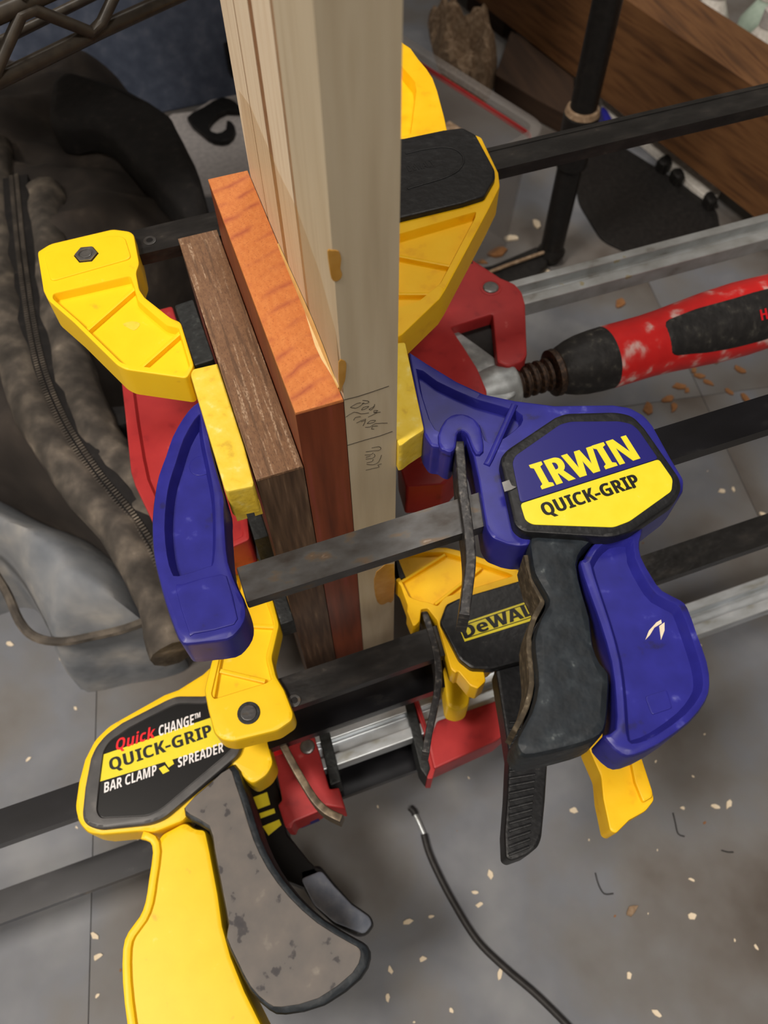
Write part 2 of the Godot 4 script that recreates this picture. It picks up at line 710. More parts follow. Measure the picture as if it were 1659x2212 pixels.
	M.walnut_top = wood_top("walnut_end_grain", rgb(128, 96, 70), rgb(112, 82, 60), rgb(190, 168, 144), rgb(70, 50, 38), 0.0, 0.0, true)
	M.walnut = stuff("walnut_long_grain", [0.0, rgb(66, 50, 40), 0.45, rgb(90, 70, 56), 0.75, rgb(104, 82, 66), 1.0, rgb(140, 118, 98)], 0.5, 0.0, Vector3(.03, .002, .03), 0.02)
	M.lumber = stuff("old_lumber", [0.0, rgb(68, 46, 30), 0.35, rgb(98, 66, 40), 0.65, rgb(112, 78, 48), 0.85, rgb(92, 60, 36), 1.0, rgb(76, 50, 32)], 0.6, 0.0, Vector3(.008, .008, .0008), 0.015)
	M.lumber_dark = stuff("dark_lumber", [0.0, rgb(46, 33, 25), 1.0, rgb(66, 48, 35)], 0.7, 0.0, Vector3(.008, .008, .0008), 0.015)
	# the room and the things behind
	M.wire = stuff("black_epoxy_wire", [0.0, rgb(54, 50, 46), 1.0, rgb(72, 66, 58)], 0.35)
	M.post = stuff("black_post", [0.0, rgb(20, 19, 19), 0.8, rgb(30, 28, 27), 1.0, rgb(60, 54, 48)], 0.4)
	M.bag = stuff("dusty_black_canvas", [0.0, rgb(42, 38, 36), 0.5, rgb(54, 49, 46), 0.8, rgb(68, 61, 56), 1.0, rgb(92, 84, 76)], 0.85, 0.0, Vector3(.003, .003, .003), 0.012, 0.5)
	M.bag_dark = stuff("black_webbing", [0.0, rgb(20, 19, 20), 0.7, rgb(30, 28, 28), 1.0, rgb(52, 48, 45)], 0.85, 0.0, Vector3(.006, .006, .006), 0.02, 0.5)
	M.piping = stuff("dusty_black_piping", [0.0, rgb(50, 47, 44), 0.45, rgb(74, 69, 64), 0.8, rgb(104, 96, 87), 1.0, rgb(140, 131, 119)], 0.85, 0.0, Vector3(.005, .005, .005), 0.014, 0.5)
	M.bag_grey = stuff("grey_canvas", [0.0, rgb(104, 110, 118), 0.4, rgb(126, 130, 136), 0.7, rgb(146, 147, 149), 1.0, rgb(176, 172, 166)], 0.85, 0.0, Vector3(.0025, .0025, .0025), 0.012, 0.4)
	M.slate = stuff("slate_grey_plastic", [0.0, rgb(124, 134, 154), 0.7, rgb(144, 152, 170), 1.0, rgb(164, 168, 180)], 0.5)
	M.grime = stuff("brown_grime", [0.0, rgb(46, 40, 32), 0.6, rgb(70, 61, 48), 0.85, rgb(96, 86, 70), 1.0, rgb(150, 142, 126)], 0.8, 0.0, Vector3(.02, .02, .02), 0.02, 0.8)
	M.tote = stuff("grey_blue_plastic", [0.0, rgb(84, 94, 116), 0.6, rgb(100, 110, 132), 1.0, rgb(122, 130, 150)], 0.5, 0.0, Vector3(.004, .004, .004), 0.02)
	M.paper = stuff("off_white_card", [0.0, rgb(176, 172, 172), 1.0, rgb(206, 200, 198)], 0.7)
	M.white = stuff("white_plastic", [0.0, rgb(196, 192, 184), 0.6, rgb(222, 218, 212), 1.0, rgb(236, 234, 230)], 0.5)
	M.mint = stuff("pale_green_plastic", [0.0, rgb(168, 190, 176), 1.0, rgb(188, 206, 194)], 0.5)
	M.cardboard = stuff("brown_card", [0.0, rgb(104, 84, 66), 0.5, rgb(132, 110, 88), 1.0, rgb(170, 150, 128)], 0.8, 0.0, Vector3(.01, .01, .01), 0.02)
	M.soot = stuff("black_bin_liner", [0.0, rgb(16, 15, 15), 1.0, rgb(34, 32, 31)], 0.5)
	M.chip = stuff("wood_chip", [0.0, rgb(214, 196, 168), 1.0, rgb(232, 220, 200)], 0.7)
	M.chip_brown = stuff("brown_wood_chip", [0.0, rgb(120, 80, 46), 1.0, rgb(150, 106, 68)], 0.7)
	M.cord = stuff("black_cord", [0.0, rgb(34, 33, 34), 1.0, rgb(50, 48, 48)], 0.5)
	M.plaster = stuff("grey_wall_paint", [0.0, rgb(176, 172, 166), 1.0, rgb(190, 186, 180)], 0.8)
	M.tiles = []
	for k in 4:
		var d := k * 2
		M.tiles.append(stuff("dusty_floor_tile", [0.0, rgb(74 + d, 66 + d, 60 + d), 0.3, rgb(98 + d, 94 + d, 91 + d), 0.5, rgb(106 + d, 105 + d, 105 + d), 0.72, rgb(108 + d, 111 + d, 118 + d), 1.0, rgb(132, 134, 138)], 0.6, 0.0, Vector3(.0016, .0016, .0016), 0.006, 0.3, 6))
	M.grout = stuff("tile_joint", [0.0, rgb(86, 83, 82)], 0.8)
	var g := StandardMaterial3D.new()
	g.resource_name = "frosted_clear_plastic"
	g.albedo_color = Color(0.56, 0.54, 0.53, 0.3)
	g.transparency = BaseMaterial3D.TRANSPARENCY_ALPHA
	g.roughness = 0.4
	M.frosted = g


func wood_top(called: String, a: Color, b: Color, streak: Color, pore: Color, pitch: float, slope: float, dusty := false) -> StandardMaterial3D:
	# sawn tops: growth bands across the orange block, chalky streaks along the brown one
	made += 1
	var im := Image.create(512, 512, false, Image.FORMAT_RGB8)
	var n1 := noise(0.012, made, 3)
	var n2 := noise(0.12, made + 9, 2)
	var n3 := noise(0.03, made + 19, 4)
	for y in 512:
		for x in 512:
			# 512 pixels are 80 mm one way, 160 mm the other
			var c := a.lerp(b, clampf(0.5 + 0.9 * n3.get_noise_2d(x * 2, y * 2), 0, 1))
			if dusty:
				var s := n3.get_noise_2d(x * 2.2, y * 0.22 + 300)
				c = c.lerp(streak, smoothstep(0.12, 0.45, s) * 0.75 * clampf(0.55 + n3.get_noise_2d(x * 5.0, y * 5.0) * 1.3, 0, 1))
				c = c.lerp(b.darkened(0.25), smoothstep(0.1, 0.5, n3.get_noise_2d(x * 1.4 + 700, y * 0.2)) * 0.6)
				if n2.get_noise_2d(x * 2.2, y * 1.1) > 0.4:
					c = c.lerp(pore, 0.45)
			else:
				# growth bands run slantwise across the block, 10.7 mm apart
				var f := float(y) / 3.2 + slope * float(x) / 6.4 + n1.get_noise_2d(x * 0.5, y * 0.5) * 2.5
				var band_ := pow(0.5 + 0.5 * sin(TAU * f / pitch), 5.0)
				c = c.lerp(streak, band_ * 0.75 * clampf(0.55 + n1.get_noise_2d(x * 0.6 + 900, y * 2) * 1.6, 0, 1))
				c = c.lerp(b, (0.5 + 0.5 * sin(TAU * f / pitch * 7.0)) * 0.3)
				if n2.get_noise_2d(x * 0.9, y * 2.6) > 0.52:
					c = c.lerp(pore, 0.4)
			im.set_pixel(x, y, c)
	var m := StandardMaterial3D.new()
	m.resource_name = called
	m.albedo_texture = ImageTexture.create_from_image(im)
	m.uv1_triplanar = true
	m.uv1_triplanar_sharpness = 8.0
	m.uv1_scale = Vector3(12.5, 12.5, 6.25)
	m.uv1_offset = Vector3(0.52, 0.0, 0.5)
	m.roughness = 0.5
	return m


# ---------------------------------------------------------------- the room
func part_of_room(called: String, m: Material) -> MeshInstance3D:
	var o := obj(called, m)
	o.position = Vector3(0, 0, 0)
	o.set_meta("kind", "structure")
	return o


func setting() -> void:
	# floor: a slab of screed, and square vinyl tiles laid askew to the clamps
	box(V(-1900, FLOOR - 60, -1900), V(2100, FLOOR - 2.5, 2000), 0.5)
	var f := part_of_room("floor", M.grout)
	org = V(0, FLOOR, 0)
	var turn := -1.39
	var pitch := 610.0
	var c := V(430, FLOOR, -190)
	var mesh_by_tone := []
	for k in 4:
		var h := pitch / 2.0 - 0.25
		slab(PackedVector2Array([Vector2(-h, -h), Vector2(h, -h), Vector2(h, h), Vector2(-h, h)]), FLOOR - 2.5, FLOOR, 0.4)
		mesh_by_tone.append(finish(V(0, FLOOR, 0), 38.0))
	var k := 0
	for i in range(-5, 5):
		for j in range(-5, 5):
			var at := Vector2(i + 0.5, j + 0.5).rotated(turn) * pitch + Vector2(c.x, c.z)
			if at.x < -1100 or at.x > 1500 or at.y < -1500 or at.y > 700:
				continue
			var o := MeshInstance3D.new()
			o.name = "tile"
			o.mesh = mesh_by_tone[k % 4]
			o.material_override = M.tiles[(i * 7 + j * 3 + 100) % 4]
			o.position = Vector3(at.x, 0, at.y) * 0.001
			o.rotation.y = -turn
			f.add_child(o, true)
			k += 1
	box(V(-1900, FLOOR, -1960), V(2100, 2000, -1900), 1)
	part_of_room("wall_back", M.plaster)
	box(V(-1900, FLOOR, 2000), V(2100, 2000, 2060), 1)
	part_of_room("wall_front", M.plaster)
	box(V(-1960, FLOOR, -1960), V(-1900, 2000, 2060), 1)
	part_of_room("wall_left", M.plaster)
	box(V(2100, FLOOR, -1960), V(2160, 2000, 2060), 1)
	part_of_room("wall_right", M.plaster)
	box(V(-1960, 2000, -1960), V(2160, 2060, 2060), 1)
	part_of_room("ceiling", M.plaster)


# ---------------------------------------------------------------- the blank
func strip(x0: float, x1: float, z0: float, z1: float, y0: float, y1: float, m: Material, called: String, t: Node, bev := 0.5) -> MeshInstance3D:
	box(V(x0, y0, z0), V(x1, y1, z1), bev)
	return obj(called, m, t)


func from_side(p: PackedVector2Array, x0: float, x1: float) -> void:
	# an outline in (y, z) given thickness along x
	var q := PackedVector2Array()
	for v in p:
		q.append(Vector2(v.y, v.x))
	bar_x(q, x0, x1, 0.02)


func guitar_blank() -> void:
	var t := thing("guitar_blank", "tall laminated pale wood blank with orange and dark brown blocks glued to its left side", "wood blank", V(0, FLOOR, -70))
	# the neck: pale staves with dark lines between them, running up past the viewer
	var top := 330.0
	var cuts := [[-142.0, -112.0, 0], [-112.0, -110.2, 1], [-110.2, -83.5, 0], [-83.5, -76.5, 2], [-76.5, -48.5, 0], [-48.5, -44.5, 3], [-44.5, 0.0, 4]]
	for s in cuts:
		var pale: bool = s[2] == 0 or s[2] == 4
		var m: Material = M.pine if s[2] == 0 else (M.pine_shaded if s[2] == 4 else (M.line_dark if s[2] != 2 else M.line_brown))
		var o := strip(0.2 if pale else 0.35, 22.0 if pale else 21.9, s[0] + (0.08 if pale else 0.0), s[1] - (0.08 if pale else 0.0), -398, top, m, "stave" if pale else "veneer_line", t, 0.5 if pale else 0.05)
		if not pale:
			o.set_meta("label", "dark line between the pale staves")
	# the two blocks
	box(V(-19.3, -398, -145.5), V(-0.1, -1.6, 0), 0.5)
	var pb := obj("padauk_block", M.padauk, t)
	pb.set_meta("label", "orange red block with dark front face")
	slab(PackedVector2Array([Vector2(-19.3, -146), Vector2(-0.1, -146), Vector2(-0.1, 0.1), Vector2(-19.3, 0.1)]), -1.8, 0, 0.5)
	obj("end_grain", M.padauk_top, pb)
	box(V(-40, -398, -155), V(-19.7, -37.6, 0), 0.5)
	var wb := obj("walnut_block", M.walnut, t)
	wb.set_meta("label", "dark brown block with dusty sawn top")
	slab(PackedVector2Array([Vector2(-40.1, -155.4), Vector2(-19.7, -155.4), Vector2(-19.7, 0.1), Vector2(-40.1, 0.1)]), -37.8, -36, 0.5)
	obj("end_grain", M.walnut_top, wb)
	# squeezed-out glue: a fillet along the orange block, smears and drips
	var ridge := PackedVector3Array([V(-0.2, 0.3, -92), V(0.3, 1.2, -80), V(0.5, 2.4, -66), V(0.5, 3.8, -52), V(0.5, 4.6, -38), V(0.4, 3.6, -25), V(0.3, 1.0, -13), V(0, 0.0, -6)])
	var lo := PackedVector3Array()
	for v in ridge:
		lo.append(V(-0.9, -0.4, v.z))
	for i in ridge.size() - 1:
		var u := V(-0.05, ridge[i].y, ridge[i].z)
		var w := V(-0.05, ridge[i + 1].y, ridge[i + 1].z)
		var bulge_a := V(-0.55 - ridge[i].y * 0.12, ridge[i].y * 0.5, ridge[i].z)
		var bulge_b := V(-0.55 - ridge[i + 1].y * 0.12, ridge[i + 1].y * 0.5, ridge[i + 1].z)
		quad(lo[i], lo[i + 1], bulge_b, bulge_a)
		quad(bulge_a, bulge_b, w, u)
	obj("glue_ridge", M.glue_wet, t, 60.0)
	slab(P([0.1, -84.7, 0.2, -69, -0.4, -54.8, -1.6, -40, -2.4, -29.7, -2.1, -21.8, -0.9, -13.6, -0, -6.8, 0.4, -1.8, 1.2, -8.8, 1.6, -21.3, 2.1, -36.8, 2.2, -56.7, 1.9, -74.9]), -0.6, 0.5, 0.3)
	obj("glue_bead", M.bead, t)
	for d in [[P([-1.4, 71.9, -0.1, 71.9, 2.2, 70.8, 2.8, 67.4, 2.3, 63.9, 2.8, 61.5, 2, 59.6, 0.3, 59.2, -0.8, 60.7, -1.2, 64.9])], [P([-0.8, 21.4, 1.1, 21.7, 2.1, 19.6, 1.7, 14.7, 1.1, 10.5, -0.4, 6.8, -1.4, 5.3])], [P([11.1, -157.7, 21.5, -154.9, 21.5, -203.5, 17.9, -204.2, 14.3, -205.6, 11.1, -199, 9.4, -177.9])]]:
		bar_z(curve(d[0], 2), -0.3, 0.25, 0.2)
		obj("glue_drip", M.glue, t)
	# a thin film of glue wiped over the lower left face of the staves
	S = PackedVector3Array()
	var film := P([-132.9, 46.2, -110.1, 52.7, -70.4, 50.9, -45.1, 53.4, -19.4, 45.9, -3.8, 32.1, -0, 3.3])
	film.append(Vector2(-4, 0.4))
	film.append(Vector2(-141, 0.4))
	var flipped := PackedVector2Array()
	for v in film:
		flipped.append(Vector2(v.y, v.x))
	from_side(flipped, 0.05, 0.2)
	obj("glue_film", M.film, t)
	# pencil: two lines and the builder's words
	for d in [P([0.2, -0.6, 5.6, -0.9, 10.9, -0.6, 18.5, 0.1]), P([0.2, -30.7, 8.2, -30.5, 14.4, -30.7, 20.1, -30.1])]:
		bar_z(stroke(d, 0.32), -0.2, 0.06, 0.02)
		obj("pencil_line", M.pencil, t)
	var hand := [P([2.5, -6.2, 5.1, -5, 6.8, -5.2]), P([2.5, -6.2, 4.6, -7.7, 6.9, -6.9, 8.1, -5.7]), P([7.3, -5.7, 8.8, -6.6, 10.2, -6.3, 9.6, -5.2, 7.6, -4.1]), P([7, -9.9, 7.8, -8.5, 10.1, -8.9, 8.7, -9.8, 7, -9.9]), P([10.1, -10.7, 12.2, -9.8, 12.5, -8.5]), P([10.1, -10.7, 10.8, -11.6, 12, -10.6, 12.4, -9.3]),
		P([12.2, -14, 12.2, -12.5, 13.8, -13.2, 12.2, -14]), P([12.2, -14, 14.9, -14.6]), P([13.7, -14.4, 9.6, -15.6]), P([0.4, -11.5, 3.9, -9.8, 6.7, -12.2, 10, -13]), P([3.5, -15, 4.3, -13.5, 6.5, -13.9]), P([4.6, -17.3, 8.6, -16.3, 7.3, -20.4]), P([6.6, -17.3, 8.5, -17.2]), P([9.1, -19.7, 10.5, -18.4, 12.7, -19.1, 11.7, -20.2, 9.1, -19.7]),
		P([8.2, -21.8, 10.4, -22.5, 12.6, -21.3, 17.9, -23.3]), P([11, -24, 11.4, -22.6, 13.6, -23.3]), P([10.8, -24.2, 12, -24.8]),
		P([10.7, -37.7, 13.9, -38.2, 14.9, -40.1, 13.8, -41, 11.3, -40.1, 8, -39.2]), P([7.5, -41.4, 10.4, -42.4, 11.3, -41.5]), P([7.8, -44.7, 10.8, -45.5, 12.1, -44.3, 11.7, -42.7]), P([7.9, -43.3, 10, -43.3]), P([8.2, -47.7, 10.7, -47.9, 11.2, -46.4]), P([8.1, -48.8, 11.1, -50.7, 13.7, -49.8, 15.1, -45.1]), P([7.6, -53.3, 11.1, -53.6, 13.9, -53.9, 13.3, -52.1, 15, -51.9])]
	for h in hand:
		bar_z(stroke(curve(h, 2, false), 0.22), -0.2, 0.05, 0.02)
	var pw := obj("pencil_writing", M.pencil, t)
	pw.set_meta("label", "hand-written pencil words")


# ---------------------------------------------------------------- clamps
func hex_bolt(x: float, z: float, y: float, r: float, t: Node, called := "bolt") -> void:
	slab(ring(x, z, r, 6, 0.2), y - 2, y + 0.9, 0.3, [ring(x, z, r * 0.66, 18)], 0.7, 0.1)
	disc(x, z, r * 0.5, y - 1, y + 0.7, 18, 0.25)
	obj(called, M.bolt, t)


func upper_yellow_clamp() -> void:
	var t := thing("bar_clamp", "topmost yellow and black bar clamp, its bar passing behind the wood", "clamp", V(60, -54, -165))
	# bar behind the block
	var zc := -167.0
	bar_x(PackedVector2Array([Vector2(zc - 10, -49), Vector2(zc + 9.5, -49), Vector2(zc + 9.5, -42), Vector2(zc - 10, -42)]), -92, 400, 0.7)
	var b := obj("bar", M.bar_black, t)
	# a groove runs along the bar's upper face
	bar_x(PackedVector2Array([Vector2(zc - 7.5, -43), Vector2(zc - 6.2, -43), Vector2(zc - 6.2, -41.6), Vector2(zc - 7.5, -41.6)]), 92, 400, 0.2)
	obj("rib", M.bar_black, b)
	disc(-54, zc + 1, 3.4, -44, -41.5, 22, 0.3)
	obj("rivet", M.bar, b)
	disc(-54, zc + 1, 1.8, -44, -41.4, 18, 0.1)
	obj("rivet_hole", M.ink_black, b)
	# fixed jaw
	var outer := P([-109, -167.7, -108.7, -170.1, -102, -173.8, -70, -174, -62.2, -169.3, -60.6, -166.2, -61.9, -144, -64.6, -138.3, -65.3, -126, -63.7, -119.8, -59.3, -111.4, -54.5, -102, -50.8, -98.4, -50.7, -69.6, -55.4, -63.2, -80.6, -77.7, -83.7, -81.5, -98.6, -115, -108.2, -134, -109.5, -141.4])
	var pocket := P([-105.4, -137.5, -67.6, -137, -67.1, -128.4, -67.2, -119.1, -64.9, -113.7, -57.3, -98, -51.5, -94, -51.6, -70.8, -54.9, -67.1, -78.9, -79.8, -82, -82.6, -96.7, -115.6, -106, -134.1])
	slab(soft(outer, 2.0, 3), -54, -36, 0.9, [soft(pocket, 1.6, 3)], 4.2, 0.9)
	var j := obj("fixed_jaw", M.yellow, t)
	for r in [P([-93.9, -109.6, -66.5, -130.2]), P([-75.4, -77.3, -50.8, -94.4])]:
		band(r, 2.2, -41, -37.6, 0.5)
		obj("rib", M.yellow, j)
	slab(curve(P([-77.3, -110.4, -72.8, -110.7, -69.5, -108.2, -70.4, -106, -72.9, -104.4, -75.5, -107.2]), 2), -41, -40, 0.2)
	obj("paint_smear", M.pad_yellow, j)
	slab(soft(P([-105.9, -167.3, -71.8, -168.7, -65.3, -165.6, -64.9, -148.2, -105.2, -145.5]), 3), -37, -35.3, 0.8)
	obj("boss", M.yellow, j)
	var bp := P([-85.8, -158.4])
	slab(ring(bp[0].x, bp[0].y, 6.2, 6, 0.2), -37, -35.2, 0.1)
	obj("nut_socket", M.ink_black, j)
	hex_bolt(bp[0].x, bp[0].y, -35.2, 5.6, j)
	# black pad
	slab(soft(P([-51.5, -111, -42, -112.1, -41.2, -70.9, -50.6, -70.2]), 1.2), -55, -37, 0.8)
	obj("jaw_pad", M.pad_black, t)
	# sliding head: yellow body under a black cover, jaw towards the viewer, handle away from the viewer
	var head := P([67.6, -133.2, 92.7, -192.8, 110, -193.2, 131, -189.2, 138.2, -179.4, 134.7, -147.9, 130.8, -137, 116.9, -121.1, 74.9, -75.4, 69.9, -70.6, 44.5, -54.7, 42.1, -54.4, 41.6, -63.2])
	var pk := P([64.6, -120.1, 111.1, -122.8, 108.6, -118.3, 79.2, -85.6, 74.1, -80, 60.1, -72.5, 46.9, -71.4])
	slab(right_of(soft(head, 1.6, 3), 22.3), -54, -36, 0.9, [right_of(soft(pk, 1.6, 3), 24.5)], 4.2, 0.9)
	var h := obj("sliding_head", M.yellow_clean, t)
	for r in [P([61.2, -107.9, 84.3, -91.4]), P([52, -82.7, 67.6, -77])]:
		band(r, 2.0, -41, -37.8, 0.5)
		obj("rib", M.yellow_clean, h)
	slab(right_of(soft(P([64.5, -128.1, 87.2, -191.4, 95.2, -189.4, 118.8, -188.8, 129.8, -187.1, 134.2, -178.8, 131.8, -147, 129.4, -140.9, 118.1, -129, 105.3, -127.8]), 1.6), 22.4), -37, -33, 1.0)
	var cv := obj("cover", M.black, h)
	# the raised oval with an unreadable moulded mark
	slab(stroke(curve(P([91.3, -176, 103.3, -176, 114.6, -173.6, 119.5, -167.5, 119.2, -160, 113, -153, 103.7, -149.8, 92.8, -148.9, 82, -148]), 3, false), 1.2), -34, -32.6, 0.3)
	obj("moulded_oval", M.black, cv)
	words("DeWALT", M.black, cv, at_y(P([95.3, -163.6])[0], -32.95), 15, 5.5)
	# handle: a curved yellow lever behind the bar, hollow underneath
	var lever := P([79.8, -202, 105.4, -276, 130.3, -289.2, 133.9, -266.6, 134.8, -245.3, 129.9, -220.2, 124.3, -196.7, 120.6, -192.6, 97.8, -195.4])
	slab(right_of(curve(lever, 2), 22.3), -56, -38, 1.0, [right_of(P([82.4, -204.7, 103.7, -266, 121.5, -263.7, 123.4, -245.4, 120.8, -236.3, 110, -213.1, 103.3, -198.9, 98.4, -197.9]), 24)], 7.0, 1.2)
	obj("handle", M.yellow_clean, t)
	slab(P([110.2, -214.9, 115.9, -202.1, 112.7, -199.6, 104.9, -201.5]), -50, -42, 0.6)
	obj("handle_web", M.yellow_clean, t)
	# pad against the pale wood
	box(V(22, -56, -120), V(29, -38, -72), 0.8)
	obj("jaw_pad", M.pad_black, t)


func hex_outline(p: PackedVector2Array, r: float) -> PackedVector2Array:
	return soft(p, r, 4)


func blue_clamp() -> void:
	var t := thing("bar_clamp", "blue bar clamp with a blue and yellow label, gripping the brown block from the front", "clamp", V(60, -62, 40))
	bar_x(PackedVector2Array([Vector2(32.6, -50), Vector2(48.4, -50), Vector2(48.4, -44), Vector2(32.6, -44)]), -58, 60, 0.7)
	obj("bar", M.bar, t)
	bar_x(PackedVector2Array([Vector2(28.5, -50), Vector2(45.5, -50), Vector2(45.5, -44), Vector2(28.5, -44)]), 60, 330, 1.6)
	var fb := obj("bar", M.bar_dark, t)
	fb.set_meta("label", "dark glossy end of the bar")
	# fixed jaw
	var outer := P([-51, -54.1, -56.4, -52.9, -62.5, -47.4, -69.1, -38.7, -73.7, -29.9, -78.5, -21.2, -81.8, -12.5, -84.5, -3.6, -86.3, 4.6, -87.9, 15.8, -88.1, 26.4, -87.7, 38.8, -86.6, 51, -85.5, 56.3, -83.5, 58.4, -76.8, 60, -68.6, 61.7, -64.3, 60.3, -60.5, 56.9, -58.7, 52.7, -58.4, 47, -59.3, 42, -60.1, 30.1, -58.3, 17.8, -55.8, 5.2, -54.4, -1.2, -54.3, -16.8, -53.4, -33, -51.5, -46.5])
	var p1 := P([-53.6, -46.4, -57.5, -44.2, -64.4, -35.4, -70.3, -24, -74.6, -15.6, -78.1, -6.1, -81.3, 6.4, -82.8, 18.7, -82.6, 26.9, -80.4, 29.6, -68.7, 29.5, -65.7, 28.1, -61.9, 15.2, -58.3, -2.6, -57.2, -16.6, -55.9, -29.2, -54.4, -39.3])
	var p2 := P([-82.4, 34.6, -79.3, 33.6, -64.2, 34.5, -62.3, 38.9, -62.5, 51.7, -64.6, 57, -79.7, 55.6, -81.5, 54.2])
	slab(curve(outer, 2), -63, -42, 2.0, [curve(p1, 2)], 5.5, 2.2)
	var j := obj("fixed_jaw", M.blue, t)
	slab(curve(p2, 2), -43, -41.4, 0.8)
	obj("raised_panel", M.blue, j)
	var ct := P([-60.5, -22.8])
	slab(ring(ct[0].x, ct[0].y, 5.2, 28), -48, -47.2, 0.25)
	obj("mould_disc", M.blue, j)
	# yellow pads
	slab(left_of(soft(P([-53.6, -66.6, -52, -68.9, -40, -68.4, -38.3, -66.6, -41.1, -0.1, -41.7, 2.1, -52.8, 1, -53.6, -0.8]), 1.5), -40.3), -58, -37, 1.2)
	var py := obj("jaw_pad", M.pad_yellow, t)
	var z1 := 0.5
	box(V(-52.6, -62, z1 - 5), V(-48, -50, z1 + 0.6), 0.7)
	obj("pad_lip", M.pad_yellow, py)
	box(V(-44.5, -62, z1 - 5), V(-41, -50, z1 + 0.6), 0.7)
	obj("pad_lip", M.pad_yellow, py)
	slab(right_of(soft(P([39.2, -53.7, 45.4, -52.1, 35.5, -1.7, 27.9, 0.8, 23.4, 2.8, 19.3, 1.3]), 1.2), 22.2), -58, -38, 1.0)
	obj("jaw_pad", M.pad_yellow, t)
	# sliding head: blue shell with a sunken web, the hook, black frame, label
	var shell := P([45.4, -48.2, 51, -38.1, 59.8, -23.6, 68.6, -12.7, 80.2, -4.6, 95.5, 3.9, 120.1, 12.3, 126.7, 16.3, 130.4, 22.3, 131.2, 28.5, 129.8, 46.7, 129.4, 57.8, 126.1, 63, 120.5, 65.9, 106, 70.6, 97, 72.4, 84, 70.9, 57.4, 61.4, 55.5, 64.5, 50.7, 63.4, 47, 61, 42.3, 56.4, 41.8, 51.5, 44, 43.5, 48.1, 28.6, 50.7, 17, 51.3, 8.2, 51.9, 5.8, 50.9, 3.6, 48.3, 5, 45.3, 10.8, 42.5, 12.5, 40.4, 10.8, 39.3, 8.1, 35.7, 6.5, 34.8, 0.4, 36.4, -10.5])
	var web := P([44.8, -36.8, 51.3, -26.6, 64.1, -11, 78.2, 0.8, 78.8, 6.9, 73.2, 10.8, 62.5, 14.1, 58.4, 11, 59.6, 2.7, 56.2, -2.3, 51.8, -5.2, 46.2, -3.7, 41.9, 0.6, 39.9, -7.8])
	slab(right_of(soft(shell, 1.6, 3), 23), -62, -40, 1.3, [curve(web, 2)], 4.5, 1.4)
	var h := obj("sliding_head", M.blue, t)
	slab(curve(P([38.5, 9, 40.2, 2.4, 46.4, -4.4, 52, -5.7, 56.9, -3.1, 59.4, 2.4, 58.3, 8.9, 55.5, 17, 51.7, 17.4, 51.7, 11.2, 52.1, 6.1, 50.7, 3.8, 48.2, 5.2, 45.2, 10.9, 42, 12.9, 39.8, 11]), 2), -42, -38.6, 1.2)
	obj("lever_hook", M.blue, h)
	band(P([78.9, -2.3, 57, 20.8, 54.1, 23.5]), 3, -42, -39, 1.0)
	obj("web_edge", M.blue, h)
	var frame := P([58.6, 25.5, 63.1, 22.1, 89.6, 13.6, 95.1, 13.1, 116.4, 20, 122, 24.1, 123.5, 32, 124.5, 59.4, 122.5, 64, 117, 68.6, 93.8, 74.8, 85.1, 75, 53, 60.8, 51.1, 56.6])
	slab(hex_outline(frame, 5), -41, -34, 1.5)
	var fr := obj("cover", M.black, h)
	var lb := P([62.5, 29.5, 65, 26.7, 89.9, 18.3, 94.9, 18.5, 114.4, 25.3, 118.7, 28.4, 120, 32.5, 120.5, 48.1, 57.5, 48.3])
	slab(soft(lb, 1.5), -34.5, -33.7, 0.15)
	var l1 := obj("label", M.label_blue, fr)
	l1.set_meta("label", "dark blue upper half of the label")
	var ly := P([120.6, 48.4, 121, 59, 117.6, 64, 94.7, 70.8, 87.5, 71.1, 57.8, 59.1, 56, 56.4, 57.3, 48.7])
	slab(soft(ly, 1.5), -34.5, -33.7, 0.15)
	var l2 := obj("label", M.label_yellow, fr)
	l2.set_meta("label", "yellow lower half of the label")
	slab(P([54.3, 37, 57.7, 36.8, 57.6, 39.7, 59.1, 41.1, 56.4, 41.6, 53.5, 41.5]), -34.2, -33.4, 0.1)
	obj("torn_tape", M.bolt, fr)
	words("IRWIN", M.ink_yellow, fr, at_y(P([90.9, 39.3])[0], -33.6), 44.5, 12.6, Basis(Vector3.RIGHT, Vector3(0, 0, -1), Vector3.UP), true, 0.0, 0.3)
	words("QUICK-GRIP", M.ink_black, fr, at_y(P([85.7, 55.2])[0], -33.6), 43, 7.4, Basis(Vector3.RIGHT, Vector3(0, 0, -1), Vector3.UP), true, 0.0, 0.12)
	words("®", M.ink_yellow, fr, at_y(P([112.5, 43.6])[0], -33.6), 1.8, 1.8)
	words("®", M.ink_black, fr, at_y(P([104.1, 57.1])[0], -33.6), 1.4, 1.4)
	# black grip
	var grip := P([58.4, 58.4, 51.7, 73.2, 50.8, 79.7, 51.3, 86.9, 50.2, 90.6, 44.9, 94.8, 39.1, 101.7, 36, 109.9, 32.9, 117.9, 26.5, 126.1, 18.1, 132.6, 16.9, 136.6, 18.4, 139.6, 25.9, 141.1, 39.1, 142.5, 46.3, 142, 50.5, 138.5, 55.9, 130, 59.8, 122.7, 58.8, 118.1, 59.5, 110.9, 63.3, 100.9, 65.5, 90.4, 68.7, 79.3, 74, 74, 82.1, 69.6, 72, 61])
	slab(curve(grip, 2), -64, -38, 3.0)
	var gr := obj("grip", M.rubber, t)
	band(curve(P([53.2, 66.6, 50.8, 77.9, 50.8, 85.5, 49.9, 88.1, 44.7, 92.4, 39.2, 99.3, 35.9, 107.6, 32.7, 115.7, 27, 123.2, 19.5, 129.4]), 2, false), 2.2, -62, -43, 0.6)
	var gd := obj("grip_side", M.grime, gr)
	gd.set_meta("label", "brown grime caked on the side of the grip")
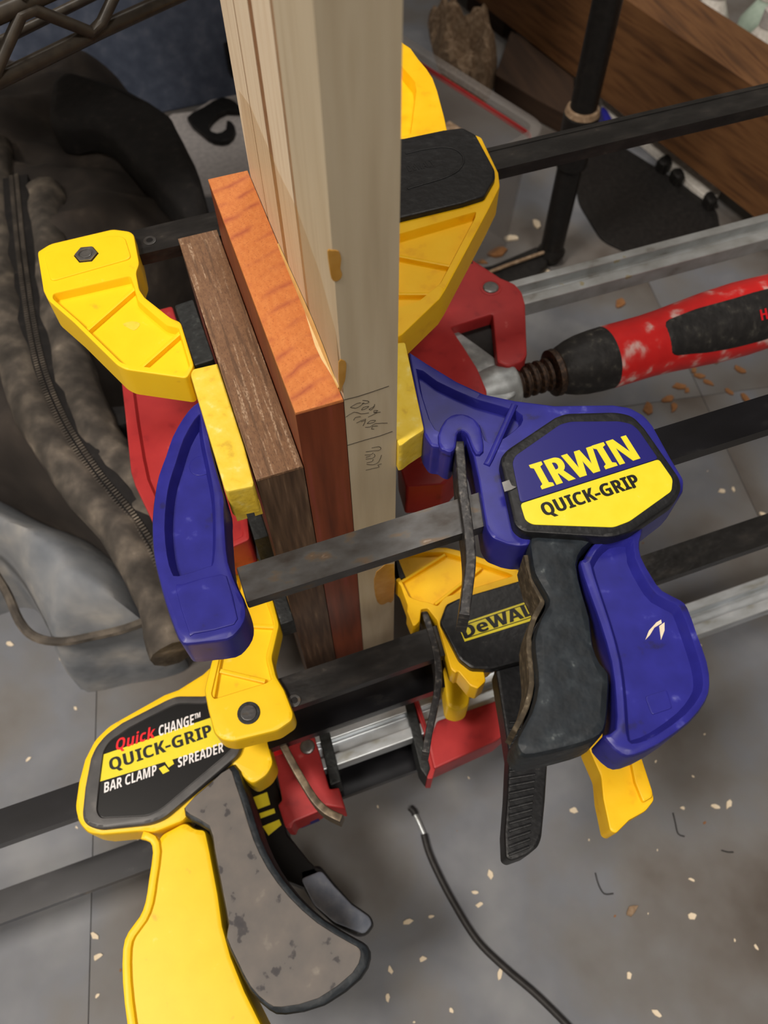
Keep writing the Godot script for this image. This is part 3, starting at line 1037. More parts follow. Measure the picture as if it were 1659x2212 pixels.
	# blue trigger with a raised rim
	var trig := P([70.3, 78.4, 73.1, 76.8, 77.8, 73.2, 84.2, 70.5, 93, 69.6, 99.1, 70.9, 102, 72.8, 97.7, 77.8, 95.1, 84, 94.8, 93.1, 95.6, 99.5, 100.1, 105.3, 101.1, 109.5, 99.1, 119.2, 96.6, 130.8, 92.9, 138.6, 88.1, 143.4, 78.7, 148, 64.9, 151.2, 54.6, 151.8, 50.5, 150, 48.1, 144.8, 48.1, 141.7, 52.7, 141, 57.6, 132, 62.8, 118.7, 66, 104.2, 67.9, 91.7])
	var tp := P([74.5, 78.5, 78.6, 74.8, 85.1, 72.7, 95.3, 75.4, 92, 83.7, 91.4, 93.6, 92.3, 100.6, 97.2, 106.9, 97.6, 110.3, 95.9, 119.2, 93.2, 130.6, 90.1, 137.6, 86.2, 141.3, 78.2, 145.2, 65.3, 148.2, 57.2, 148.4, 54.6, 146.5, 56.8, 140.4, 60.3, 132.9, 65.8, 119.1, 69.3, 104.6, 71.7, 91.4])
	slab(curve(trig, 2), -62, -40, 2.0, [curve(tp, 2)], 4.0, 2.2)
	var tr := obj("trigger", M.blue, t)
	slab(soft(P([69.6, 133.9, 78.4, 134.3, 76.8, 141, 68.6, 140.7]), 1), -45, -43.6, 0.3)
	obj("moulded_square", M.blue, tr)
	for d in [P([80.5, 114.6, 83.7, 111.7, 88, 109.7, 90.3, 109.3, 89.8, 110.7, 86.2, 111.4, 83.1, 113.5]), P([88.3, 111.4, 91, 110.7, 89.3, 113.7, 86.1, 116.6])]:
		slab(d, -44.2, -43.7, 0.1)
		obj("chalk_mark", M.chip, tr)
	# brake lever: a steel plate the bar runs through
	band(curve(P([48.1, 7.6, 44.5, 18.6, 40.7, 29.6, 37, 42.6, 33.3, 55, 30, 63.7, 24.7, 73.5, 19.1, 83.4]), 5, false), 4.2, -58, -40, 0.6)
	obj("brake_lever", M.lever, t)


func screw(x0: float, x1: float, y: float, z: float, r: float, pitch: float) -> void:
	# a threaded rod along x: rings that rise and fall
	var p := PackedVector2Array([Vector2(x0, 0.01)])
	var x := x0
	while x < x1:
		p.append(Vector2(x, r * 0.8))
		p.append(Vector2(x + pitch * 0.25, r))
		p.append(Vector2(x + pitch * 0.6, r))
		p.append(Vector2(x + pitch * 0.85, r * 0.8))
		x += pitch
	p.append(Vector2(x1 + pitch, r * 0.8))
	lathe_x(p, y, z, 24)


func i_rail(zc: float, yc: float, w: float, h: float, x0: float, x1: float) -> void:
	# an I-shaped rail: two flanges and a thin web, on its side
	var p := PackedVector2Array()
	for v in [[-1, -1], [1, -1], [1, 1], [-1, 1]]:
		pass
	var a := w / 2.0
	var b := h / 2.0
	p.append_array(PackedVector2Array([Vector2(zc - a, yc - b), Vector2(zc - a * 0.45, yc - b), Vector2(zc - a * 0.45, yc - b * 0.6), Vector2(zc + a * 0.45, yc - b * 0.6), Vector2(zc + a * 0.45, yc - b), Vector2(zc + a, yc - b),
		Vector2(zc + a, yc + b), Vector2(zc + a * 0.35, yc + b), Vector2(zc + a * 0.28, yc - b * 0.1), Vector2(zc - a * 0.38, yc - b * 0.1), Vector2(zc - a * 0.45, yc + b), Vector2(zc - a, yc + b)]))
	bar_x(soft(p, 1.0, 3), x0, x1, 0.3)


func upper_red_clamp() -> void:
	var t := thing("parallel_clamp", "red parallel jaw clamp with a red and black screw handle, below the topmost yellow clamp", "clamp", V(60, -160, -150))
	# rail behind the block
	i_rail(-168, -160, 24, 12, -96, 420)
	obj("rail", M.rail, t)
	# fixed jaw, left of the block, with a raised rim down its outer edge
	var lj := P([-102.3, -221.8, -97.4, -168.1, -99.9, -140.8, -102, -119.8, -103.9, -100.3, -103.3, -90.1, -98.2, -60.5, -95.1, -45.2, -69, -31, -50.2, -33.7, -48.1, -46.9, -53.9, -150.9, -54.2, -222.1])
	var lp := P([-95.1, -202.1, -91.9, -160.6, -94.1, -133.1, -95.6, -107, -95.9, -91.4, -93.4, -74.3, -90.1, -49.5, -89.2, -43.7, -69.3, -34.1, -52.6, -36.7, -50.8, -47.9, -56.6, -151.8, -58.5, -210.3])
	slab(left_of(soft(lj, 2, 3), -47.5), -172, -140, 1.4, [left_of(soft(lp, 2, 3), -50)], 2.2, 1.5)
	obj("fixed_jaw", M.red, t)
	box(V(-48, -171, -168), V(-40.1, -141, -33), 0.8)
	obj("jaw_pad", M.pad_black, t)
	# sliding jaw, right of the block
	var rj := P([94.4, -221, 150.6, -203.1, 152.3, -200.5, 163.8, -176.5, 170.3, -168.5, 171.7, -159.6, 169.2, -149, 151.3, -107.3, 146.5, -103.2, 135.7, -102.2, 130.6, -108.1, 144.6, -147.5, 114.3, -146.2, 116, -125.9, 117, -107.7, 115.6, -89.5, 106, -68.9, 80.5, -43.9, 64.7, -33.8, 43.2, -39.5, 45.2, -56.5, 66.1, -124])
	slab(right_of(soft(rj, 2, 3), 30), -176, -145, 1.6)
	var j := obj("sliding_jaw", M.red, t)
	var bv := P([153.3, -170.4])
	slab(ring(bv[0].x, bv[0].y, 7.5, 24), -146, -144.6, 0.3, [ring(bv[0].x, bv[0].y, 6.2, 24)], 1.2, 0.1)
	obj("screw_recess", M.red, j)
	disc(bv[0].x, bv[0].y, 5.6, -147, -144.2, 22, 1.6)
	obj("screw_head", M.bolt, j)
	slab(soft(P([148, -198.6, 150.3, -200.8, 151.8, -199.2, 150.9, -195.6]), 0.6), -146, -144.8, 0.2)
	obj("slot", M.ink_black, j)
	box(V(22.1, -176, -168), V(30, -146, -20), 0.8)
	obj("jaw_pad", M.pad_black, t)
	# the dark inside of the window
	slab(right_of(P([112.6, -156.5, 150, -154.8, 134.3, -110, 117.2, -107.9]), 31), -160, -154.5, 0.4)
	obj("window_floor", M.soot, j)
	# zinc yoke that carries the screw: tapers out of the jaw to a collar
	slab(soft(P([114.1, -156, 119.2, -150.6, 127.7, -132.7, 136.7, -112.5, 140.2, -101.3, 135, -85.5, 124.5, -82.1, 116.1, -86, 118.7, -99.3, 119.1, -115.5, 117.9, -132.8]), 2.0, 4), -174, -152.5, 1.2)
	obj("screw_yoke", M.zinc, t)
	var ay := -162.0
	var az := -100.0
	lathe_x(PackedVector2Array([Vector2(112, 12.5), Vector2(122, 14.5), Vector2(128, 15.4), Vector2(139, 15.6), Vector2(141, 14.2)]), ay, az, 36)
	obj("screw_collar", M.zinc, t)
	screw(140, 168, ay, az, 11.0, 5.6)
	obj("screw", M.rust, t)
	lathe_x(PackedVector2Array([Vector2(167, 12), Vector2(168, 15.5), Vector2(171.5, 15.8), Vector2(173.5, 14)]), ay, az, 36)
	obj("washer", M.rust, t)
	# handle
	lathe_x(PackedVector2Array([Vector2(172, 12), Vector2(173, 14.5), Vector2(176, 16.2), Vector2(182, 18.3), Vector2(190, 20), Vector2(200, 20.8), Vector2(208, 21)]), ay, az, 44)
	obj("ferrule", M.handle_black, t)
	var prof := PackedVector2Array([Vector2(207.9, 21), Vector2(214, 21), Vector2(224, 20.9), Vector2(238, 20.9), Vector2(252, 21.6), Vector2(268, 23), Vector2(288, 24.6), Vector2(310, 25.4), Vector2(340, 24.5), Vector2(358, 19), Vector2(366, 9)])
	lathe_x(prof, ay, az, 44)
	var hd := obj("handle", M.handle_red, t)
	# black inlay wrapped round the upper side
	var k := 40
	for i in k:
		for jn in 16:
			var c := []
			for q in [[i, jn], [i + 1, jn], [i + 1, jn + 1], [i, jn + 1]]:
				var x: float = 243.0 + 112.0 * q[0] / k
				var wide := 0.62 + 0.18 * smoothstep(0.0, 30.0, x - 243.0) * 0.6
				if x < 249.0:
					wide *= sqrt(maxf(0.0, 1.0 - pow((249.0 - x) / 6.0, 2.0)) * 0.55 + 0.45)
				var mid := 0.98 - 0.12 * smoothstep(243.0, 300.0, x)
				var an: float = mid + wide * (q[1] / 8.0 - 1.0)
				var rr := 19.0
				for s in prof.size() - 1:
					if x >= prof[s].x and x <= prof[s + 1].x:
						rr = lerpf(prof[s].y, prof[s + 1].y, (x - prof[s].x) / (prof[s + 1].x - prof[s].x))
				rr += 0.55 if q[1] > 0 and q[1] < 16 and q[0] > 0 else -0.3
				c.append(V(x, ay + sin(an) * rr, az + cos(an) * rr))
			quad(c[0], c[1], c[2], c[3])
	var il := obj("grip_inlay", M.handle_black, hd, 50.0)
	var nrm := Vector3(0, sin(0.9), cos(0.9))
	words("H", M.ink_red, hd, V(310, ay, az) + nrm * 26.3, 5, 7, Basis(Vector3.RIGHT, Vector3.RIGHT.cross(nrm) * -1.0, nrm))


func lower_yellow_clamp() -> void:
	var t := thing("bar_clamp", "yellow and black bar clamp whose long black ribbed trigger shows below the blue clamp", "clamp", V(20, -204, 40))
	bar_x(PackedVector2Array([Vector2(30.5, -194), Vector2(49, -194), Vector2(49, -187), Vector2(30.5, -187)]), -86, 330, 0.9)
	var b := obj("bar", M.bar_black, t)
	var rv := P([-53, 45.5])
	disc(rv[0].x, rv[0].y, 3.6, -188, -186.4, 22, 0.3)
	obj("rivet", M.bar, b)
	disc(rv[0].x, rv[0].y, 1.9, -188, -186.2, 18, 0.1)
	obj("rivet_hole", M.ink_black, b)
	# fixed jaw
	var outer := P([-97.9, 24.7, -98.4, 35.7, -98.2, 50, -95.3, 54.7, -90, 57.6, -65.8, 60, -56.9, 57.4, -55.1, 53.8, -56.2, 39.6, -58.4, 30.8, -57.8, 19.7, -48.5, 2.1, -47.8, -12.6, -49.1, -45.1, -59.1, -52, -68.9, -29.6, -84.5, 0.8, -90.8, 10.7])
	var pa := P([-95, 28.8, -83.3, 4.7, -81.3, 2, -75.2, -13.2, -64.7, -37.6, -52.1, -38, -50.8, -1.4, -51.3, 2, -60.4, 17.6, -61, 21.9, -60.5, 31.7, -64.6, 33, -94, 32.1])
	slab(left_of(soft(outer, 2, 3), -47.5), -199, -181, 2.2, [soft(pa, 1.4, 3)], 4.0, 0.9)
	var j := obj("fixed_jaw", M.yellow, t)
	for r in [P([-87.2, 16.8, -65.1, 31.2]), P([-77.3, -9.1, -50.8, 2.2]), P([-78.5, -8.3, -94.6, 30.3])]:
		band(r, 2.4, -186, -182, 0.5)
		obj("rib", M.yellow, j)
	var bp := P([-78, 45.7])
	disc(bp[0].x, bp[0].y, 6.2, -182, -180.5, 26, 0.3)
	obj("bolt_recess", M.pad_black, j)
	disc(bp[0].x, bp[0].y, 4.4, -182, -180, 24, 0.4)
	obj("bolt", M.bar, j)
	box(V(-48, -200, -60), V(-40.1, -182, 2), 0.8)
	obj("jaw_pad", M.pad_black, t)
	# sliding head
	var arm := P([27.2, -22.4, 29.8, -23.1, 59.9, -12.6, 66.1, -8.4, 74.3, -1.5, 94.2, 15.5, 108.6, 31, 106.3, 42.1, 86.2, 47.1, 55.2, 65.3, 51.2, 64.2, 49.5, 72, 43.5, 74.6, 40.3, 71.8, 37.2, 61.8, 35.4, 62.2, 33.8, 59.4, 37.2, 29.6, 34.9, 20.9, 31.2, 20.1, 27.9, 26.6, 24.3, 28.6, 21.2, 27.2, 20.7, 23.7, 24.6, 15, 25.1, 1.7, 21.7, -7.2])
	var ap := P([29.1, -19.7, 57.7, -10.1, 69, -1.1, 88.6, 16.1, 90.4, 18.7, 47.1, 17.8, 40.7, 21.7, 36.5, 17.7, 31.8, 14.8, 27.3, 10.7, 26.3, -3.9])
	slab(right_of(soft(arm, 1.0, 3), 23), -201, -182, 0.9, [right_of(soft(ap, 1.2, 3), 25)], 3.6, 0.8)
	var h := obj("sliding_head", M.yellow_clean, t)
	for r in [P([26, -0.5, 57.8, -8.7]), P([40, 19.6, 74.6, 6.9])]:
		band(r, 1.8, -187, -182.6, 0.5)
		obj("rib", M.yellow_clean, h)
	slab(soft(P([37.5, 32.5, 45, 23.7, 52.8, 22.8, 91.8, 24.3, 130.2, 27.8, 130.7, 50.1, 99.4, 71.6, 53.3, 68.2, 43.5, 64.2, 39.3, 57]), 1.8), -183, -177, 1.4)
	var cv := obj("cover", M.black, h)
	slab(P([46.3, 37.9, 101.2, 38.1, 93.3, 49.9, 46.1, 48.6]), -177.5, -176.8, 0.1)
	obj("label", M.label_yellow, cv)
	# the printed frame of the label and its name
	for r in [P([47.1, 39.4, 99.9, 39.5]), P([47.1, 47, 94.1, 48.1]), P([47.1, 39.4, 47.1, 47])]:
		band(r, 0.5, -177, -176.65, 0.05)
		obj("label_line", M.ink_black, cv)
	words("DeWALT", M.ink_black, cv, at_y(P([71.9, 43.2])[0], -176.6), 50, 7.2, Basis(Vector3.RIGHT, Vector3(0, 0, -1), Vector3.UP), true, 0.0, 0.22)
	# trigger: a long black lever with cross ribs
	var trig := P([58.1, 65.6, 50.9, 93.4, 45.6, 112.3, 36.1, 131.2, 27.5, 147, 23.4, 157.4, 25.3, 159.8, 33.2, 160, 40.5, 158.5, 44.1, 155.2, 53.4, 139.8, 64.7, 119.7, 73.7, 104.2, 92.1, 72.1])
	slab(soft(trig, 2, 3), -205, -184, 1.6)
	var tr := obj("trigger", M.black, t)
	for i in 19:
		var f := i / 18.0
		var a := P([52.5, 96.8, 25.3, 156.8])
		var c := P([68.4, 101.4, 36.6, 156.8])
		band(PackedVector2Array([a[0].lerp(a[1], f), c[0].lerp(c[1], f)]), 1.5, -184.5, -183.2, 0.5)
		obj("grip_rib", M.black, tr)
	# yellow handle of the same clamp, with a raised rib along its right edge
	slab(soft(P([119.1, 75.9, 111.7, 93.3, 103, 106.6, 89.5, 117.7, 86.5, 123.1, 86, 138.3, 81.8, 148.7, 77.8, 163.8, 80.1, 166, 89.5, 162.6, 99.6, 161.5, 106.3, 158.2, 107.4, 154.7, 110.5, 138, 111.2, 117.6, 128.9, 79.4]), 2, 3), -204, -184, 1.2)
	var yh := obj("handle", M.yellow_clean, t)
	slab(soft(P([107, 124.8, 110.4, 128.6, 109.4, 138.3, 106.5, 154.5, 105, 156.8, 99.2, 157.6, 100.1, 147.4]), 1.5), -186, -181, 1.2)
	obj("handle_rib", M.yellow_clean, yh)
	band(curve(P([33.1, 19.3, 32.7, 27.8, 32, 36.3, 31.1, 43.6, 28.6, 54.3, 24.8, 63.8, 19.1, 73.4, 11.2, 85.3, 4.9, 96.1]), 4, false), 4.0, -205, -186, 0.6)
	obj("brake_lever", M.lever, t)
	box(V(22.1, -200, -60), V(30, -182, -2), 0.8)
	obj("jaw_pad", M.pad_black, t)


func spreader_clamp() -> void:
	var t := thing("bar_clamp", "large yellow, black and grey pistol-grip bar clamp with its handle towards the viewer", "clamp", V(-120, -250, 80))
	bar_x(PackedVector2Array([Vector2(35, -240), Vector2(54, -240), Vector2(54, -231), Vector2(35, -231)]), -260, 44, 2.2)
	obj("bar", M.bar_dark, t)
	# far jaw: the yellow block at the bar's right end
	slab(soft(P([38.3, 42, 45.6, 40.1, 54.5, 46.5, 48.7, 63.2, 44.6, 70.2, 37.7, 70.7, 32, 66.3]), 3), -256, -230, 2.5)
	obj("fixed_jaw", M.yellow, t)
	# head
	var body := P([-188.6, 48.8, -184.6, 35.4, -179.3, 23.5, -171.9, 13.9, -162.2, 8.3, -127.4, 0.7, -118.7, 0.4, -102.4, -4.1, -88, -11.6, -59.3, -29.5, -59.5, -6.3, -71.2, 14.9, -75.2, 51, -75.1, 62.9, -80.7, 68.3, -90.1, 70.5, -94.8, 64.1, -98.4, 54.5, -123.4, 68, -130.6, 76.5, -149.1, 77.2, -154.8, 74.1, -176.1, 68.6, -183.7, 64.8, -187.8, 57.2])
	slab(soft(body, 3, 3), -256, -230, 2.4)
	var h := obj("head", M.yellow, t)
	slab(soft(P([-183.6, 54.6, -180, 40.8, -174.6, 25.8, -171, 20.3, -164.2, 14.8, -153.7, 11, -126.2, 6.4, -119.9, 5.9, -104.9, 11.3, -82.2, 15.7, -81.9, 36.7, -93.4, 53.1, -98.5, 55.1, -140.7, 72.7, -148.6, 73, -175.7, 66.2, -181.2, 62.4, -183.5, 58.8]), 4), -232, -225, 2.0, [soft(P([-175.9, 56.1, -172.6, 43.5, -166.8, 24.1, -162.3, 19.5, -150.7, 15.6, -125.4, 11.1, -119.7, 10.8, -105.9, 15.7, -86.1, 19.8, -86, 35.2, -96.1, 48.7, -100.9, 51.3, -141.3, 67.8, -148.7, 68.6, -174.3, 60.8]), 3)], 1.4, 0.5)
	var cv := obj("cover", M.frame_grey, h)
	slab(soft(P([-175.7, 55.3, -172.4, 43.2, -166.7, 24.3, -162.2, 19.7, -150.6, 15.8, -125.5, 11.2, -119.8, 10.9, -106.2, 15.7, -86.9, 19.6, -86.7, 34.5, -96.4, 47.7, -101.2, 50.2, -141.7, 66.9, -149, 67.7, -174.3, 60]), 3), -228, -226.2, 0.1)
	obj("label", M.label_black, cv)
	slab(P([-170.4, 25.9, -103.1, 25.8, -101.7, 36.5, -100.6, 43.5, -174.5, 40.4]), -227, -226.05, 0.1)
	var st := obj("label_stripe", M.label_yellow, cv)
	words("QUICK-GRIP", M.ink_black, cv, at_y(P([-134.7, 33.9])[0], -226.0), 60, 8.8, Basis(Vector3.RIGHT, Vector3(0, 0, -1), Vector3.UP), true, 0.0, 0.12)
	words("Quick", M.ink_red, cv, at_y(P([-147.8, 23.6])[0], -226.0), 23, 8.5, Basis(Vector3.RIGHT, Vector3(0, 0, -1), Vector3.UP), true, 0.3)
	words("CHANGE™", M.ink_white, cv, at_y(P([-121.5, 23.4])[0], -226.0), 25, 6.2, Basis(Vector3.RIGHT, Vector3(0, 0, -1), Vector3.UP), true, 0.2)
	words("BAR CLAMP", M.ink_white, cv, at_y(P([-154.6, 44.8])[0], -226.0), 30, 5.6, Basis(Vector3.RIGHT, Vector3(0, 0, -1), Vector3.UP), true, 0.2)
	words("SPREADER", M.ink_white, cv, at_y(P([-113.6, 45.1])[0], -226.0), 27, 5.6, Basis(Vector3.RIGHT, Vector3(0, 0, -1), Vector3.UP), true, 0.2)
	# two yellow chevrons between the words
	for d in [P([-138.2, 44.6, -134.6, 44, -132.7, 48, -136.6, 48.5]), P([-134.2, 42.2, -129.9, 42.1, -129.4, 45, -132.8, 46])]:
		slab(d, -227, -226.0, 0.05)
		obj("chevron", M.ink_yellow, cv)
	# yellow lever with a rim on its left
	var lev := P([-144.7, 78.4, -131, 76.3, -126.5, 82.1, -121.1, 84.2, -121.2, 97, -121.9, 118.8, -123.2, 134.8, -122.4, 149.8, -119.4, 167.3, -113.5, 190.3, -105.2, 211.1, -177.6, 185.5, -178.7, 161.4, -177.7, 142.3, -175.1, 127.7, -171.7, 122.1, -163, 114.8, -158.3, 105.9, -151.4, 88.7, -148.3, 81])
	slab(soft(lev, 4, 4), -262, -232, 3.0)
	var lv := obj("handle", M.yellow, t)
	band(curve(P([-155.1, 75.8, -149.7, 80, -149, 87.3, -153.7, 100.5, -157.7, 111, -162.4, 117.5, -169.3, 122.6, -172.8, 128.6, -175.4, 143.1, -176.4, 162.1, -175.7, 178.1]), 2, false), 4.5, -234, -229.6, 1.4)
	obj("handle_rim", M.yellow, lv)
	# grey overmoulded grip
	var grip := P([-96.8, 56.1, -113.1, 61.8, -129.7, 70.2, -127, 78.5, -118.9, 87, -119, 98.5, -119.8, 121.2, -120.4, 136.1, -122.9, 142, -120.2, 155.1, -116.5, 168.8, -109.7, 179.6, -102.4, 184.2, -83, 187, -62.3, 182.1, -54.6, 175.1, -54.1, 169.1, -58.7, 163.9, -71.5, 150, -81.8, 133.6, -88.7, 116.7, -92.1, 100.6, -93, 84.9, -94.2, 68.5])
	slab(curve(grip, 2), -258, -226.6, 3.0)
	var gb := obj("grip", M.rubber, t)
	slab(Transform2D(0.0, Vector2(-1.6, -1.2)) * inset(wound(curve(grip, 2)), 2.8), -230, -226, 0.6)
	var gf := obj("grip_face", M.grey_rubber, gb)
	gf.set_meta("label", "dusty grey face of the grip")
	# brake lever
	band(curve(P([-68.4, 49.4, -66.7, 57.5, -64.8, 66.7, -62.3, 77.1, -58.7, 89.5, -54.1, 97.8, -47.4, 104.4]), 4, false), 4.4, -252, -234, 0.8)
	obj("brake_lever", M.bronze, t)


func lower_red_clamp() -> void:
	var t := thing("parallel_clamp", "red parallel jaw clamp with a bright rail, lowest of the stack", "clamp", V(20, -305, 60))
	i_rail(52, -292, 24, 14, -64, 420)
	obj("rail", M.chrome, t)
	var lj := P([-77.4, 36.4, -77.6, 47.7, -79.5, 73.1, -82.8, 74.9, -82.1, 89.7, -78.5, 91.6, -76.1, 88.4, -59.2, 87.7, -55.4, 85.3, -43.2, 92, -43.2, 77.7, -49.1, 76.8, -48.3, 37.8, -47.8, 18.9, -77, 20.1])
	slab(soft(lj, 1.2, 2), -310, -282, 1.6)
	var j := obj("fixed_jaw", M.red, t)
	var rv := P([-54.8, 46.7])
	disc(rv[0].x, rv[0].y, 5.0, -284, -280.6, 22, 1.8)
	obj("rivet", M.bolt, j)
	slab(P([-76.6, 39.6, -68.8, 39.9, -69.4, 45.1, -77.1, 44.8]), -283, -281.7, 0.2)
	obj("label", M.paper, j)
	slab(P([-77.4, 42.6, -69, 42.7, -69.3, 45.8, -77.3, 45.4]), -283, -281.5, 0.1)
	obj("label_line", M.ink_red, j)
	slab(soft(P([-44.3, 26.5, -36.9, 25.8, -40.7, 74.8, -47.9, 74.9]), 1), -312, -283, 0.8)
	obj("jaw_pad", M.pad_black, t)
	slab(P([-75.4, 84.1, -59, 83.9, -61.5, 87.9, -74.1, 88.2]), -312, -302, 0.5)
	var bf := obj("foot", M.blue, t)
	bf.set_meta("label", "blue foot under the jaw")
	# sliding jaw
	var rj := P([21.5, 33.5, 25.3, 36.9, 23.5, 67.3, 31.4, 59.1, 71.2, 59.7, 83.7, 59.1, 81.8, 78.4, 63.6, 84.8, 17.8, 87.9, 20.1, 69.3])
	slab(soft(rj, 1.5, 2), -312, -282, 2.0)
	var sj := obj("sliding_jaw", M.red, t)
	slab(P([16.9, 75.5, 21.7, 78.2, 18.9, 87.8, 15.1, 92.6, 12, 91.5]), -314, -284, 0.6)
	obj("jaw_lip", M.red, sj)
	# dark, worn-off print on the front of the jaw
	for q in [P([36.6, 78.9, 38, 78.7]), P([43.4, 78.7, 45.4, 78.8]), P([48.3, 78.5, 51, 78.4]), P([53.7, 78.4, 55.7, 78.5]), P([62.8, 78, 67.5, 78.1])]:
		box(V(q[0].x, -302, q[0].y - 0.5), V(q[1].x, -294, q[0].y + 2.0), 0.1)
		obj("print", M.ink_black, sj)
	slab(soft(P([15.8, 37.2, 22, 36.7, 16.1, 86.4, 11.8, 91, 9.9, 84.2]), 1), -313, -283, 0.8)
	obj("jaw_pad", M.pad_black, t)
	slab(P([26, 82.5, 45.7, 82.4, 42.7, 84.6, 28.3, 85.3]), -313, -304, 0.5)
	var b2 := obj("foot", M.blue, t)
	b2.set_meta("label", "blue foot under the jaw")


func hidden_clamps() -> void:
	# low black clamp: bar running left, printed body, and the tip of its trigger
	var t := thing("bar_clamp", "black bar clamp near the floor with yellow printed marks and a grey trigger tip", "clamp", V(-60, -345, 70))
	bar_x(PackedVector2Array([Vector2(56, -334), Vector2(76, -334), Vector2(76, -326), Vector2(56, -326)]), -330, 26, 1.5)
	obj("bar", M.bar_dark, t)
	slab(soft(P([-100.2, 47.1, -92.5, 42.7, -81.7, 43.9, -81.7, 69.6, -84.2, 87.2, -75.2, 108.3, -68.6, 119.4, -82.2, 123.1, -94.6, 113, -103.7, 89.3, -107.2, 66.7]), 2), -340, -316, 1.5)
	var b := obj("body", M.label_black, t)
	for q in [P([-99.4, 57.7, -89.7, 57.6, -89.8, 66.1, -98.4, 66.2]), P([-98.2, 69.1, -88, 69.3, -88, 72.4, -98.2, 72.5]), P([-98.3, 77.7, -86.7, 77.2, -86.2, 81, -96.1, 84.5])]:
		slab(q, -317, -315.7, 0.1)
		obj("printed_mark", M.ink_yellow, b)
	slab(soft(P([-83.3, 111.3, -69.6, 112.6, -64.2, 125.3, -56.8, 140.6, -48.1, 151.4, -47.4, 156.4, -53.7, 160.4, -60, 159.2, -71.7, 148.6, -79.7, 135.3, -83.6, 122.6]), 3), -338, -316, 1.5)
	var tr := obj("trigger", M.black, t)
	slab(soft(P([-83.1, 116.8, -69.4, 116.5, -64.3, 128.1, -57.1, 141.8, -48.9, 151.9, -48.6, 156.4, -55.2, 159.9, -70.5, 147.5, -79.6, 133.8]), 2.5), -318, -313, 1.2)
	obj("trigger_face", M.slate, tr)
	# rear blue clamp: only the end of its jaw shows between the wood and the front clamps
	var u := thing("bar_clamp", "blue clamp jaw with yellow pad showing between the front blue jaw and brown block", "clamp", V(-52, -215, -70))
	slab(soft(P([-71, -68.1, -60.8, -67.2, -53.6, -66.1, -55.1, -55.5, -56.3, -44.1, -61, -37.4, -74.3, -42.2]), 2), -215, -196, 1.5)
	var bj := obj("jaw", M.blue, u)
	slab(soft(P([-53.3, -66.5, -51.4, -64.7, -53.7, -42.3, -56.2, -41.8]), 0.5), -214, -195, 0.5)
	obj("jaw_pad", M.pad_yellow, u)
	bar_x(PackedVector2Array([Vector2(-178, -212), Vector2(-162, -212), Vector2(-162, -206), Vector2(-178, -206)]), -70, 120, 0.8)
	obj("bar", M.bar_dark, u)


# ---------------------------------------------------------------- what stands behind
func sag(a: Vector3, b: Vector3, n: int) -> PackedVector3Array:
	var r := PackedVector3Array()
	for i in n + 1:
		r.append(a.lerp(b, float(i) / n))
	return r


